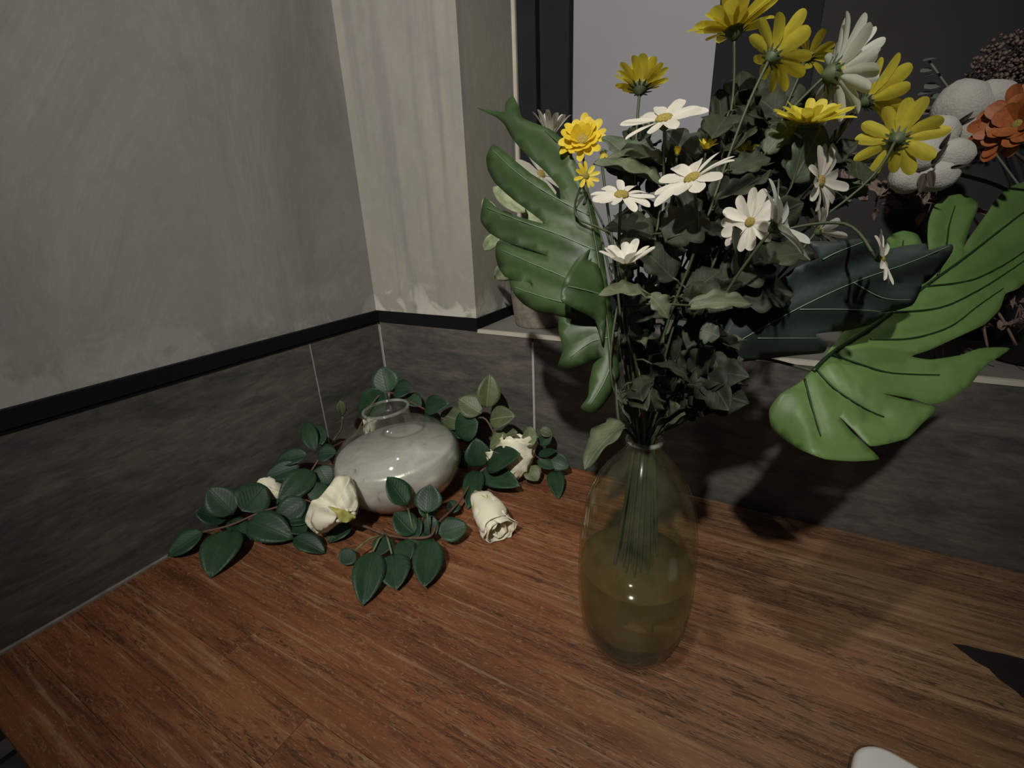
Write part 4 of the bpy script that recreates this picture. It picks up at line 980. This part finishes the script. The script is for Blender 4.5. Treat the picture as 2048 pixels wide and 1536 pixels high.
# curled dried petals
th = thing('dried_foliage', 'curled brownish pink dried foliage between the daisies and cotton bolls', 'dried plant', vz+Vector((0, 0, 0.05)))
DRY = [leaf_mesh('dried_leaf', M['dried'], oval, 0.5, c, 7, 4, 0.08) for c in (0.6, 1.0, -0.8)]
for x, y in ((1720, 370), (1780, 380), (1830, 402), (1880, 410)): dstem(th, ony(x, y, .705), .001, 'dried', .01)
for x, y in ((1972, 620), (2040, 610)): dstem(th, ony(x, y, .672), .0012, 'dried', .03)
build_dstems()
def dried_leaf(x0, x1, yf, Yp, ln_, wd_):
    for k in range(60):
        x = rnd.uniform(x0, x1); y = yf(x); a = rnd.uniform(-PI, PI); ln = rnd.uniform(*ln_)
        B = ony(x, y, Yp+rnd.uniform(-.02, .02)); T = ony(x+ln*math.cos(a), y+ln*math.sin(a), Yp+rnd.uniform(-.025, .025)); wd = rnd.uniform(*wd_)*depth(B)/FPX
        if T.z < HD+.004: continue
        me = rnd.choice(DRY); mw = leaf_matrix(B, T, wd); q = min((p for pa in DPATH[th.name] for p in pa[20:]), key=lambda p: (p-B).length)
        tw = [q, (q+B)/2+Vector((0, 0, -.003)), B]; shs = [placed_shape(me, mw, 0.008), tube_shape(tw, 0.0007, 4)]
        if hits(th, shs) == 0:
            put_leaf('dried_leaf', me, B, T, wd, th, mw=mw); tube('twig', tw, 0.0006, M['dried'], th, 4); return 1
    return 0
_ = (sum(dried_leaf(1690, 1900, lambda x: 370+0.12*(x-1690)+rnd.gauss(0, 26), .705, (20, 46), (10, 20)) for k in range(46)),
      sum(dried_leaf(1940, 2080, lambda x: rnd.uniform(560, 660), .672, (22, 30), (12, 16)) for k in range(30)))
dro = [pa[-1] for pa in DPATH[th.name]]
for (x0, y0), (x1, y1) in (((1996, 625), (2032, 690)), ((1968, 655), (1975, 695))):
    a = ony(x0, y0, .662); q = min(dro, key=lambda p: (p-a).length); tube('stalk', spline([q, a, ony(x1, y1, .662)], 4), .0013, M['dried'], th)
for (x0, y0), (x1, y1) in (((1885, 685), (1884, 712)), ((1872, 690), (1870, 712))):
    tube('stalk', [ony(x0, y0, .668), onz(x1, y1+6, HD+.0012)], .0013, M['dried'], th)

# ------------------------------------------------------------------ white case
tp = [onz(1705, 1536, .012), onz(1775, 1493, .012), onz(1880, 1532, .012)]
cc = onz(1795, 1560, 0.0)
bm = bmesh.new()
rr = 0.024
axd = (onz(1905, 1545, .012)-onz(1830, 1503, .012)).normalized(); axd.z = 0; axd.normalize(); ayd = Vector((axd.y, -axd.x, 0))
corner = onz(1716, 1462, .012); corner.z = 0
ring = []
for cx_, cy_, a0 in ((rr, rr, PI), (0.10-rr, rr, 1.5*PI), (0.10-rr, 0.065-rr, 0), (rr, 0.065-rr, .5*PI)):
    for k in range(9): a = a0+k/8*PI/2; ring.append((cx_, cy_, math.cos(a), math.sin(a)))
rows_ = [(-0.004, 0.0), (0.0, 0.003), (0.0, 0.009), (-0.0012, 0.0115), (-0.004, 0.0125)]
vs = []; nn_ = len(ring)
for ins, h in rows_:
    for cx_, cy_, c, s in ring:
        p = axd*(cx_+c*(rr+ins)) + ayd*(cy_+s*(rr+ins)); vs.append(Vector((p.x, p.y, h)))
fs = [tuple(range(nn_))[::-1], tuple((len(rows_)-1)*nn_+k for k in range(nn_))]
for i in range(len(rows_)-1):
    for k in range(nn_): fs.append((i*nn_+k, i*nn_+(k+1) % nn_, (i+1)*nn_+(k+1) % nn_, (i+1)*nn_+k))
wc = link('white_case', mesh('white_case', vs, fs, M['white_plastic']), None); wc.location = corner
tag(wc, 'smooth white flat case with rounded corners lying on the table', 'case')
bm.free()
